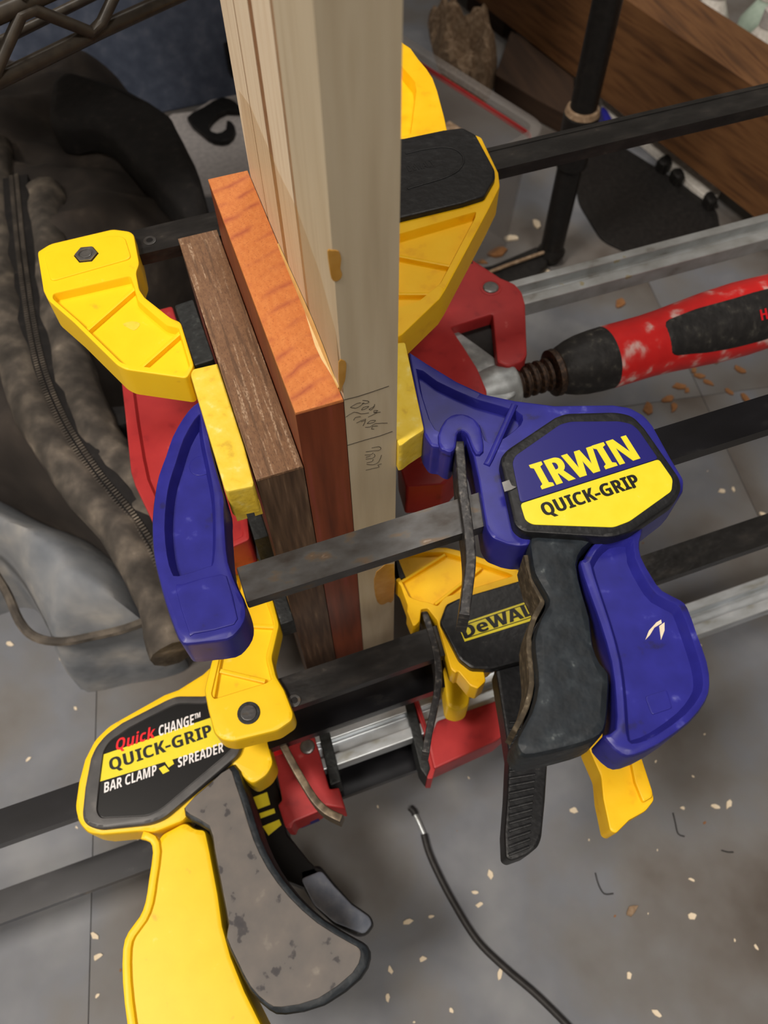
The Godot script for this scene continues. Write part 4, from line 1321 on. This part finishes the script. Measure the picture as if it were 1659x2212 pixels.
func shelf() -> void:
	# wire shelving: its front edge is two rails with a zigzag wire between them; one black post
	var t := thing("wire_shelf", "black wire shelf edge and its black post on the grey floor", "shelf", V(369, FLOOR, -425))
	var a := V(-420, 0, -108)
	var b := V(-103, 0, -262)
	var c := V(369, 0, -470)
	tube(PackedVector3Array([a, b, V(-46, 0, -291), V(-2, 0, -311), c]), 4.2, 12)
	obj("lower_rail", M.wire, t)
	var up := V(0, 27, 0)
	tube(PackedVector3Array([a + up, b + up + V(2, 0, -2), V(-46, 27, -291), c + up]), 4.4, 12)
	obj("upper_rail", M.wire, t)
	tube(PackedVector3Array([a + V(10, 6, -26), b + V(8, 6, -26), V(-40, 6, -318), c + V(0, 6, -26)]), 2.6, 10)
	obj("inner_rail", M.wire, t)
	# zigzag
	var z := PackedVector3Array()
	var dir := (V(-2, 0, -311) - b).normalized()
	for i in range(-5, 8):
		var s := i * 66.0
		var o := b + V(-8, 0, 3) + dir * s
		z.append(o + V(0, 3, 3))
		z.append(o + dir * 8.0 + V(0, 5, 3))
		z.append(o + dir * 32.0 + V(0, 24, 3))
		z.append(o + dir * 40.0 + V(0, 24, 3))
	tube(z, 3.2, 10)
	obj("zigzag_wire", M.wire, t)
	# deck wires running back from the upper rail
	var back := Vector3(dir.z, 0, -dir.x)
	if back.z > 0.0:
		back = -back
	for i in range(-11, 16):
		var o := b + up + dir * (i * 27.0) + V(0, 5, 0)
		tube(sag(o + back * -4.0, o + back * 420.0, 2), 1.9, 7)
		obj("deck_wire", M.wire, t)
	# two unseen boxes added on the shelf to shade the bag and tote
	for q in [[-60.0, 230.0, 190.0], [250.0, 250.0, 230.0]]:
		var o := b + up + dir * float(q[0]) + back * 120.0 + V(0, 7.2, 0)
		var kt := t
		var bx := thing("shading_box", "unseen brown box added on the wire shelf for shade, %s" % ("above the black bag" if q[0] < 0.0 else "nearer to the black post"), "box", o, "added shading boxes on the wire shelf")
		var r := PackedVector2Array([Vector2(o.x, o.z), Vector2(o.x, o.z) + Vector2(dir.x, dir.z) * float(q[1]) , Vector2(o.x, o.z) + Vector2(dir.x, dir.z) * float(q[1]) + Vector2(back.x, back.z) * 260.0, Vector2(o.x, o.z) + Vector2(back.x, back.z) * 260.0])
		slab(r, o.y, o.y + float(q[2]), 1.5)
		obj("carton", M.cardboard, bx)
		slab(PackedVector2Array([r[0].lerp(r[3], 0.42), r[1].lerp(r[2], 0.42), r[1].lerp(r[2], 0.58), r[0].lerp(r[3], 0.58)]), o.y + float(q[2]) - 0.2, o.y + float(q[2]) + 0.3, 0.1)
		obj("tape", M.paper, bx)
		t = kt
		org = V(369, FLOOR, -425)
	for s in [V(369, 0, -425)]:
		lathe_y(s, [[FLOOR, 9.0], [FLOOR + 8, 15.0], [FLOOR + 14, 16.0], [FLOOR + 20, 13.0], [FLOOR + 24, 13.0], [FLOOR + 24.5, 13.0], [260.0, 13.0]])
		obj("post", M.post, t)
		lathe_y(s, [[-275.0, 13.2], [-274.0, 16.0], [-222.0, 17.5], [-220.0, 17.5], [-218.0, 13.2]])
		obj("post_collar", M.post, t)
		lathe_y(s, [[-219.0, 13.1], [-218.5, 17.0], [-214.0, 15.6], [-213.0, 13.1]])
		obj("collar_ring", M.cardboard, t)


func lathe_y(at: Vector3, prof: Array, k := 24) -> void:
	for i in prof.size() - 1:
		for j in k:
			var a := TAU * j / k
			var b := TAU * (j + 1) / k
			var p: Array = prof[i]
			var q: Array = prof[i + 1]
			quad(V(at.x + cos(a) * p[1], p[0], at.z - sin(a) * p[1]), V(at.x + cos(b) * p[1], p[0], at.z - sin(b) * p[1]),
					V(at.x + cos(b) * q[1], q[0], at.z - sin(b) * q[1]), V(at.x + cos(a) * q[1], q[0], at.z - sin(a) * q[1]))
	for e in [0, prof.size() - 1]:
		for j in k:
			var a := TAU * j / k
			var b := TAU * (j + 1) / k
			var p: Array = prof[e]
			var u := V(at.x + cos(a) * p[1], p[0], at.z - sin(a) * p[1])
			var w := V(at.x + cos(b) * p[1], p[0], at.z - sin(b) * p[1])
			if e == 0:
				tri(V(at.x, p[0], at.z), w, u)
			else:
				tri(V(at.x, p[0], at.z), u, w)


func wobble(amount: float, per: float, seed_: int) -> void:
	# creases in soft things: the collected points shift with a noise
	var f := noise(per, seed_, 3)
	for i in S.size():
		var p := S[i]
		S[i] = p + Vector3(f.get_noise_3d(p.x, p.y, p.z), f.get_noise_3d(p.y + 500, p.z, p.x), f.get_noise_3d(p.z, p.x + 900, p.y)) * amount


func cushion(outline: PackedVector2Array, y0: float, y1: float, r: float, cell := 7.0, crease := 0.0, per := 0.008, seed_ := 1) -> void:
	# a soft mound: its height follows the distance to the outline
	var lo := outline[0]
	var hi := outline[0]
	for v in outline:
		lo = lo.min(v)
		hi = hi.max(v)
	lo -= Vector2(cell, cell)
	var nx := int((hi.x - lo.x) / cell) + 2
	var nz := int((hi.y - lo.y) / cell) + 2
	var f := noise(per, seed_, 3)
	var g := PackedVector3Array()
	var inside := PackedByteArray()
	for j in nz:
		for i in nx:
			var p := lo + Vector2(i, j) * cell
			var d := INF
			for k in outline.size():
				var q := Geometry2D.get_closest_point_to_segment(p, outline[k], outline[(k + 1) % outline.size()])
				d = minf(d, p.distance_squared_to(q))
			d = sqrt(d)
			var in_ := Geometry2D.is_point_in_polygon(p, outline)
			if not in_ and d < cell * 1.5:
				# rim points slide on to the outline
				for k in outline.size():
					var q := Geometry2D.get_closest_point_to_segment(p, outline[k], outline[(k + 1) % outline.size()])
					if absf(p.distance_to(q) - d) < 0.01:
						p = q
						break
			var u := clampf(d / r, 0.0, 1.0) if in_ else 0.0
			var h := sqrt(1.0 - (1.0 - u) * (1.0 - u))
			var y := y0 + (y1 - y0) * h + f.get_noise_2d(p.x, p.y) * crease * h
			g.append(V(p.x, maxf(y, y0), p.y))
			inside.append(1 if in_ else 0)
	for j in nz - 1:
		for i in nx - 1:
			var a := j * nx + i
			if inside[a] + inside[a + 1] + inside[a + nx] + inside[a + nx + 1] > 0:
				quad(g[a], g[a + nx], g[a + nx + 1], g[a + 1])


func bag() -> void:
	var t := thing("tool_bag", "dusty black canvas tool bag with a grey front pocket lying under the wire shelf", "bag", V(-180, FLOOR, -350))
	var body := P([-317.6, -680.5, -230.2, -797, -153.7, -817.9, -78.6, -800.5, -25.2, -768.9, -12, -653.3, 1.6, -564.4, 7.7, -491.9, 0.5, -439.5, -41.4, -395.7, -81, -361.4, -108.9, -315, -125.2, -273.7, -115.9, -207.8, -111.8, -141.3, -116.5, -107.1, -144.6, -105.7, -178.5, -161.1, -225.3, -220.3, -319.9, -281.1])
	cushion(curve(body, 4), FLOOR + 0.3, -240, 70, 8.0, 34.0, 0.007, 31)
	obj("body", M.bag, t, 60.0)
	var pocket := P([-293.9, -274.1, -244.4, -261.1, -204.8, -222.5, -166.8, -184.5, -135.8, -137.3, -132.6, -95.8, -132.7, -81.2, -153.6, -79.6, -181.8, -84.5, -207.5, -87, -222, -95.1, -228.6, -130.2, -250.7, -182.7, -297.3, -191])
	cushion(curve(pocket, 4), FLOOR + 0.3, -276, 46, 5.0, 14.0, 0.009, 41)
	obj("front_pocket", M.bag_grey, t, 60.0)
	tube(line3(curve(P([-256.2, -197.4, -237, -148.5, -229.4, -117.9, -219.9, -101.4, -202.5, -91.4, -179.6, -87.8, -157, -85.8, -133.3, -87.4]), 4, false), -302), 3.4, 8)
	obj("piping", M.piping, t)
	# zip: two padded edges, the tape between them, its teeth
	tube(line3(curve(P([-174.1, -589, -182.2, -441.1, -182.7, -338, -175.3, -246.1, -156.9, -182.4, -133.7, -125.8, -118.6, -72.6, -115.8, -24.4]), 5, false), -232), 15, 12)
	wobble(4, 0.02, 5)
	obj("padded_edge", M.piping, t, 60.0)
	tube(line3(curve(P([-136.8, -503, -143.7, -402.8, -144.9, -293.2, -137.6, -223.4, -122.1, -174.1, -108.5, -124.6, -101.6, -80.8, -100.1, -31.9]), 5, false), -236), 17, 12)
	wobble(6, 0.02, 6)
	obj("padded_edge", M.piping, t, 60.0)
	var tape := curve(P([-158.5, -520.5, -163.7, -406.5, -164.6, -297.4, -156.2, -227.7, -139.9, -170, -122.1, -123.7, -110.5, -78.8, -107.6, -26.7]), 8, false)
	band(tape, 24, -235, -222, 1.0)
	obj("zip_tape", M.bag_dark, t)
	var step := 0.0
	for i in tape.size() - 1:
		var d := tape[i + 1] - tape[i]
		while step < d.length():
			var p := tape[i] + d.normalized() * step
			var n := d.normalized().orthogonal()
			band(PackedVector2Array([p + n * 0.6, p + n * 4.2]), 1.3, -223, -220.4, 0.3)
			band(PackedVector2Array([p - n * 0.6 + d.normalized() * 1.2, p - n * 4.2 + d.normalized() * 1.2]), 1.3, -223, -220.4, 0.3)
			step += 2.6
		step -= d.length()
	obj("zip_teeth", M.piping, t)
	# wide black carrying strap looped over the top
	slab(curve(P([-113.9, -600.9, -106.7, -642.2, -88.2, -662.6, -59.3, -638.4, -25.1, -595.9, -4.6, -556.4, 0, -498.6, -1.1, -436, -7.5, -386.5, -18, -390.3, -38.8, -456.4, -61, -520.8, -80.4, -562.3, -101.9, -565.5, -111.9, -575.3]), 3), -250, -216, 8.0)
	wobble(6, 0.01, 9)
	obj("carry_strap", M.bag_dark, t, 60.0)
	# a short strap end and a buckle poking out near the blue jaw
	slab(soft(P([-131.3, -88.2, -120.6, -88.9, -115.1, -67.4, -115.8, -58.1, -121.9, -56.7, -126.6, -65.6]), 2), -300, -270, 2.0)
	obj("strap_end", M.bag_dark, t)
	slab(soft(P([-137.5, -233.2, -127.3, -239.5, -108.9, -234.7, -111.4, -216.9, -135.8, -217.4]), 2), -262, -236, 3.0)
	obj("side_loop", M.bag_dark, t)


func storage() -> void:
	# frosted bin with a red line under its rim
	var t := thing("storage_bin", "frosted clear plastic bin with a red line under its rim", "bin", V(220, FLOOR, -560))
	var k := Vector2(356, -455)
	var e1 := Vector2(-0.36, -0.933)
	var e2 := Vector2(-0.933, 0.36)
	var rim := wound(soft(PackedVector2Array([k, k + e1 * 330.0, k + e1 * 330.0 + e2 * 140.0, k + e2 * 140.0]), 26, 6))
	var wall := inset(rim, 9)
	var foot := inset(rim, 16)
	side(foot, FLOOR + 0.5, wall, -262)
	side(inset(wall, 1.6), -262, inset(foot, 1.6), FLOOR + 2.5)
	cap(foot, FLOOR + 0.5, false)
	cap(inset(foot, 1.6), FLOOR + 2.5, true)
	obj("bin_wall", M.frosted, t, 50.0)
	hoop(rim, inset(rim, 11), -256, -250)
	obj("rim", M.frosted, t)
	hoop(inset(rim, 8.6), inset(rim, 9.6), -266, -260)
	obj("red_line", M.red, t)
	# scraps of wood inside the bin
	for i in 14:
		var q := Vector2(rng.randf_range(40, 260), rng.randf_range(38, 102))
		var at := k + e1 * q.x + e2 * q.y
		var an := rng.randf_range(0, PI)
		var l := rng.randf_range(25, 50)
		var wd := rng.randf_range(14, 30)
		var u := Vector2.from_angle(an)
		var h := -396.0 + i * 8.0 + rng.randf_range(0, 6)
		slab(PackedVector2Array([at - u * l / 2 - u.orthogonal() * wd / 2, at + u * l / 2 - u.orthogonal() * wd / 2, at + u * l / 2 + u.orthogonal() * wd / 2, at - u * l / 2 + u.orthogonal() * wd / 2]), h, h + rng.randf_range(8, 22), 1.0)
		solo("wood_scrap", "brown wood offcut lying inside the frosted clear bin", "offcut", M.cardboard if i % 3 else M.lumber_dark, V(at.x, h, at.y), "offcuts in the frosted bin")
	# crumpled brown paper bag of waste behind the bin
	cushion(curve(P([427.6, -962.4, 447.1, -888, 482.2, -855.7, 469.7, -803.9, 441.9, -754.7, 414.3, -730.6, 398.5, -770.6, 390.5, -832.9]), 4), FLOOR + 0.3, -340, 60, 6.0, 70.0, 0.02, 77)
	solo("paper_sack", "crumpled brown paper sack behind the frosted bin", "sack", M.cardboard, V(330, FLOOR, -760), "", 20.0)
	# grey blue tote far behind the bag
	var g := thing("tote", "large grey blue plastic tote standing behind the black bag", "tote", V(20, FLOOR, -1000))
	slab(soft(PackedVector2Array([Vector2(-160, -860), Vector2(220, -860), Vector2(210, -1240), Vector2(-160, -1240)]), 20, 4), FLOOR, -60, 3.0, [soft(PackedVector2Array([Vector2(-152, -868), Vector2(212, -868), Vector2(202, -1232), Vector2(-152, -1232)]), 16, 4)], 330, 0.5)
	obj("shell", M.tote, g)
	hoop(soft(PackedVector2Array([Vector2(-168, -852), Vector2(228, -852), Vector2(218, -1248), Vector2(-168, -1248)]), 22, 4), soft(PackedVector2Array([Vector2(-153, -867), Vector2(213, -867), Vector2(203, -1233), Vector2(-153, -1233)]), 16, 4), -84, -59)
	obj("rim", M.tote, g)
	# white card with a black hook on it
	slab(P([-1.1, -835.5, 13.9, -847.5, 43.3, -843.3, 81.2, -868.7, 141.9, -875.4, 132.5, -746.8, 102.7, -640, 16.6, -671.2]), FLOOR, -396, 0.4)
	solo("card", "off-white sheet of card on the floor between the black bag and pale wood", "card", M.paper, V(80, FLOOR, -760))
	slab(curve(P([30, -821.9, 55.3, -836.6, 84.1, -850.6, 99.8, -831.4, 100.8, -810.2, 82.5, -818, 62, -806, 51.7, -788.6, 59.7, -775.2, 71.8, -779.2, 77.2, -796.2, 83.6, -791.7, 83.8, -772.7, 69.6, -755.1, 51.6, -761.7, 40.8, -784.2]), 2), -396, -388, 2.0)
	solo("hook", "black hook shaped plastic piece lying on the white card", "hook", M.soot, V(80, -396, -780))
	var lp := P([99.8, -322.8, 118.7, -363.7])
	box(V(lp[0].x, lp[1].y, -859), V(lp[1].x, lp[0].y, -842), 4)
	solo("latch", "small black latch on the front of the grey blue tote", "latch", M.soot, V(lp[0].x, lp[1].y, -850))


func lumber() -> void:
	var t := thing("timber", "thick brown timber beam lying behind the black post", "timber", V(600, -370, -540))
	var u := Vector2(592 - 546, -424 + 640).normalized()
	var n := Vector2(-u.y, u.x) * -1.0
	var a := Vector2(592, -424) + u * 700.0
	var b := Vector2(592, -424) - u * 900.0
	slab(PackedVector2Array([a, b, b + n * 72.0, a + n * 72.0]), -370, -249, 1.6)
	obj("beam", M.lumber, t)
	for s in [-500.0, 500.0]:
		var c: Vector2 = Vector2(592, -424) + u * float(s)
		slab(PackedVector2Array([c - u * 45.0 + n * 10.0, c + u * 45.0 + n * 10.0, c + u * 45.0 + n * 62.0, c - u * 45.0 + n * 62.0]), FLOOR, -370, 1.0)
		obj("spacer", M.lumber_dark, t)
	slab(soft(P([438.6, -747, 502.3, -836.9, 519.6, -788.3, 537.7, -710.8, 492.8, -623.6, 466.5, -675.6]), 4), FLOOR, -372, 1.0)  # dark piece added in place of the shade under the beam
	solo("shade_board", "dark board added as shade in the gap under the timber, left of the post", "board", M.lumber_dark, V(520, FLOOR, -740))
	# white strip in front of the beam, with black blobs on it
	slab(P([566.4, -688.3, 587.6, -611.5, 602.6, -542.1, 613.9, -455.5, 594.4, -440.6, 587.8, -472.3, 579.4, -536.7, 559.2, -645.4]), FLOOR, -392, 1.0)
	solo("strip", "white plastic strip on the floor along the foot of the timber", "strip", M.white, V(590, FLOOR, -560))
	var nth := 0
	for q in [P([565.1, -528, 582.7, -533.4, 580.7, -518.5, 566.4, -514]), P([571.4, -504.6, 584, -503.8, 581.1, -487.8, 569.7, -488.2]), P([586.1, -450.8, 597.3, -452.2, 594.5, -435.2, 582.4, -434.2])]:
		slab(curve(q, 3), FLOOR, -384, 3.0)
		solo("stopper", "small black stopper against the white strip, %s" % ["the one farthest up the strip", "the middle one of three", "nearest to the silver rail"][nth], "stopper", M.soot, V(q[0].x, FLOOR, q[0].y), "black stoppers along the white strip")
		nth += 1
	slab(curve(P([548.3, -646.9, 552.5, -636.7, 545.4, -605.5, 537.2, -600.1, 538.4, -622.7]), 2), FLOOR, -382, 2.0)
	solo("plastic_clip", "small dark blue plastic clip by the end of the white strip", "clip", M.blue, V(560, FLOOR, -640))
	# dark sheet standing in for the shade on the floor
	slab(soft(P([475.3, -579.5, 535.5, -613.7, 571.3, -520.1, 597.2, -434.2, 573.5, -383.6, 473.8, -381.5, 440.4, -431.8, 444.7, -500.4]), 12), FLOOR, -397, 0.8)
	solo("shade_sheet", "dark sheet laid as shade on the floor beside the black post", "shade_sheet", M.soot, V(520, FLOOR, -420))
	# white and pale green bottles past the beam
	for q in [[690.0, -560.0, 0], [722.0, -610.0, 1], [668.0, -640.0, 0], [742.0, -540.0, 0]]:
		var h: float = -290.0 + q[0] * 0.03
		var at := V(q[0], 0, q[1])
		var o: Node3D
		if q[2] == 1:
			o = thing("bottle", "pale green plastic bottle standing beyond the timber beam", "bottle", V(q[0], FLOOR, q[1]))
		else:
			o = thing("bottle", "white plastic bottle beyond the timber beam, %s" % {690.0: "nearest to the beam", 668.0: "farthest back of three", 742.0: "farthest right of three"}[q[0]], "bottle", V(q[0], FLOOR, q[1]), "white bottles beyond the timber")
		lathe_y(at, [[FLOOR + 0.2, 22.0], [FLOOR + 4, 25.0], [h - 20, 25.0], [h, 14.0], [h + 8, 11.0]])
		obj("bottle_body", M.mint if q[2] == 1 else M.white, o)
		lathe_y(at, [[h + 7, 12.5], [h + 24, 12.0], [h + 26, 10.0]])
		obj("bottle_cap", M.white if q[2] == 1 else M.paper, o)


func chip(p: Vector2, r: float, m: Material, label: String, group: String) -> void:
	var q := PackedVector2Array()
	var lie := rng.randf_range(0, PI)
	for k in 7:
		var v := Vector2.from_angle(TAU * k / 7.0 + rng.randf_range(-0.3, 0.3)) * r * rng.randf_range(0.6, 1.1)
		q.append(p + Vector2(v.x * 1.25, v.y * 0.7).rotated(lie))
	slab(q, FLOOR, FLOOR + r * 0.3, 0.3)
	solo("wood_chip", label, "wood chip", m, V(p.x, FLOOR, p.y), group)


func floor_litter() -> void:
	# the cord with its bright metal end
	var t := thing("cord", "black cord with a metal tip snaking over the floor", "cord", V(10, FLOOR, 150))
	tube(line3(curve(P([7.9, 108.4, 6.8, 121.1, 8.2, 138.3, 11.5, 159, 18.1, 186.4, 29.7, 208.6, 44, 231.2, 58.4, 258.9, 72.8, 291]), 5, false), FLOOR + 2.6), 2.5, 10)
	obj("sheath", M.cord, t, 60.0)
	tube(line3(P([6.5, 90.3, 7.4, 99.1, 8, 109.2]), FLOOR + 2.2), 1.7, 10)
	obj("metal_end", M.chrome, t)
	tube(line3(P([4.8, 86.9, 6.5, 90.3, 6.6, 93.2]), FLOOR + 2.6), 2.6, 10)
	obj("tip", M.cord, t)
	for w in [P([193.7, 157.9, 191.9, 164.4, 189.7, 172.3, 193.3, 175.7]), P([118.1, 175.7, 116.7, 183.4, 117.7, 190.3, 124.1, 192.5]), P([214.3, 193.5, 218.2, 196.2, 222.1, 197.6])]:
		tube(line3(curve(w, 3, false), FLOOR + 0.5), 0.5, 6)
		solo("hair_wire", "short dark bristle lying on the floor under the clamps", "bristle", M.cord, V(w[0].x, FLOOR, w[0].y), "bristles on the floor", 60.0)
	var seen := P([-46.1, 183.2, -53.2, 198.2, -6.8, 161.9, -23.8, 159.6, 28.7, 157.6, 28.6, 166.5, -21.8, 184.9, -14.7, 219.6, 170.3, 224.9, 203.3, 257.3, 202.5, 157.3, 237.5, 166.9, 227.2, 165, 183, 203.6, 110.2, 242.2, -238.2, 92.7, -238, 106, -227.3, -78.4, 415.9, -128.1, 398, -80.5, 44.5, 151, 123, 130.7, -269.1, -49.8, -272.8, -154.4, 117.1, 268.7, 409.3, -47, -233.2, -127, -226, -122.3, 25.2, 211.5, 386.4, -82.4, -242.4, 129.6, 343.2, 24.7])
	for p in seen:
		chip(p, rng.randf_range(1.8, 3.6), M.chip, "small pale wood chip lying on the grey floor tiles", "pale wood chips on the floor")
	for p in P([131.3, 206.9]):
		chip(p, 5.0, M.cardboard, "tan orange wood chip lying alone on the floor tiles", "")
	var brown := P([392.9, -198.1, 414.7, -207.7, 418.8, -201.6, 439.7, -221.9, 441.2, -213.3, 468.5, -225.1, 494.9, -229.3, 485.4, -205.4, 394.5, -186, 444.8, -202.8, 458.7, -185.3, 469.4, -171.8, 413.1, -334.8, 369.7, -195])
	for p in brown:
		chip(p, rng.randf_range(4.0, 8.0), M.chip_brown, "brown wood chip on the floor by the red and black screw handle", "brown wood chips by the screw handle")
	for i in 90:
		var p := Vector2(rng.randf_range(-260, 420), rng.randf_range(-150, 300))
		chip(p, rng.randf_range(0.5, 1.4), M.chip if i % 3 else M.chip_brown, "tiny wood crumb lying on the grey floor tiles", "wood crumbs on the floor")
	# offcuts and twigs round the foot of the post
	for p in P([293.6, -449.2, 317.4, -457, 342.5, -473.2, 348.9, -429.2, 356.6, -402.2, 389.6, -464.7, 381.1, -485.1, 374, -396]):
		chip(p, rng.randf_range(6, 13), M.chip_brown if rng.randf() < 0.5 else M.chip, "rough wood flake heaped round the foot of the black post", "wood flakes round the post")
	slab(curve(P([266.9, -426.8, 296.1, -428.1, 333.8, -434.6, 361.4, -437, 358.4, -409.6, 324.9, -390.2, 275.7, -381.2]), 3), FLOOR, -386, 4.0)
	solo("rag", "crumpled black rag on the floor left of the post foot", "rag", M.soot, V(330, FLOOR, -430))
	tube(line3(curve(P([258.3, -407.5, 301.2, -415.3, 343.5, -419.9, 375.1, -424.7, 391.2, -439.6]), 4, false), -382), 2.0, 8)
	solo("twig", "thin brown stick lying across the black rag", "stick", M.cardboard, V(330, -386, -420), "", 60.0)
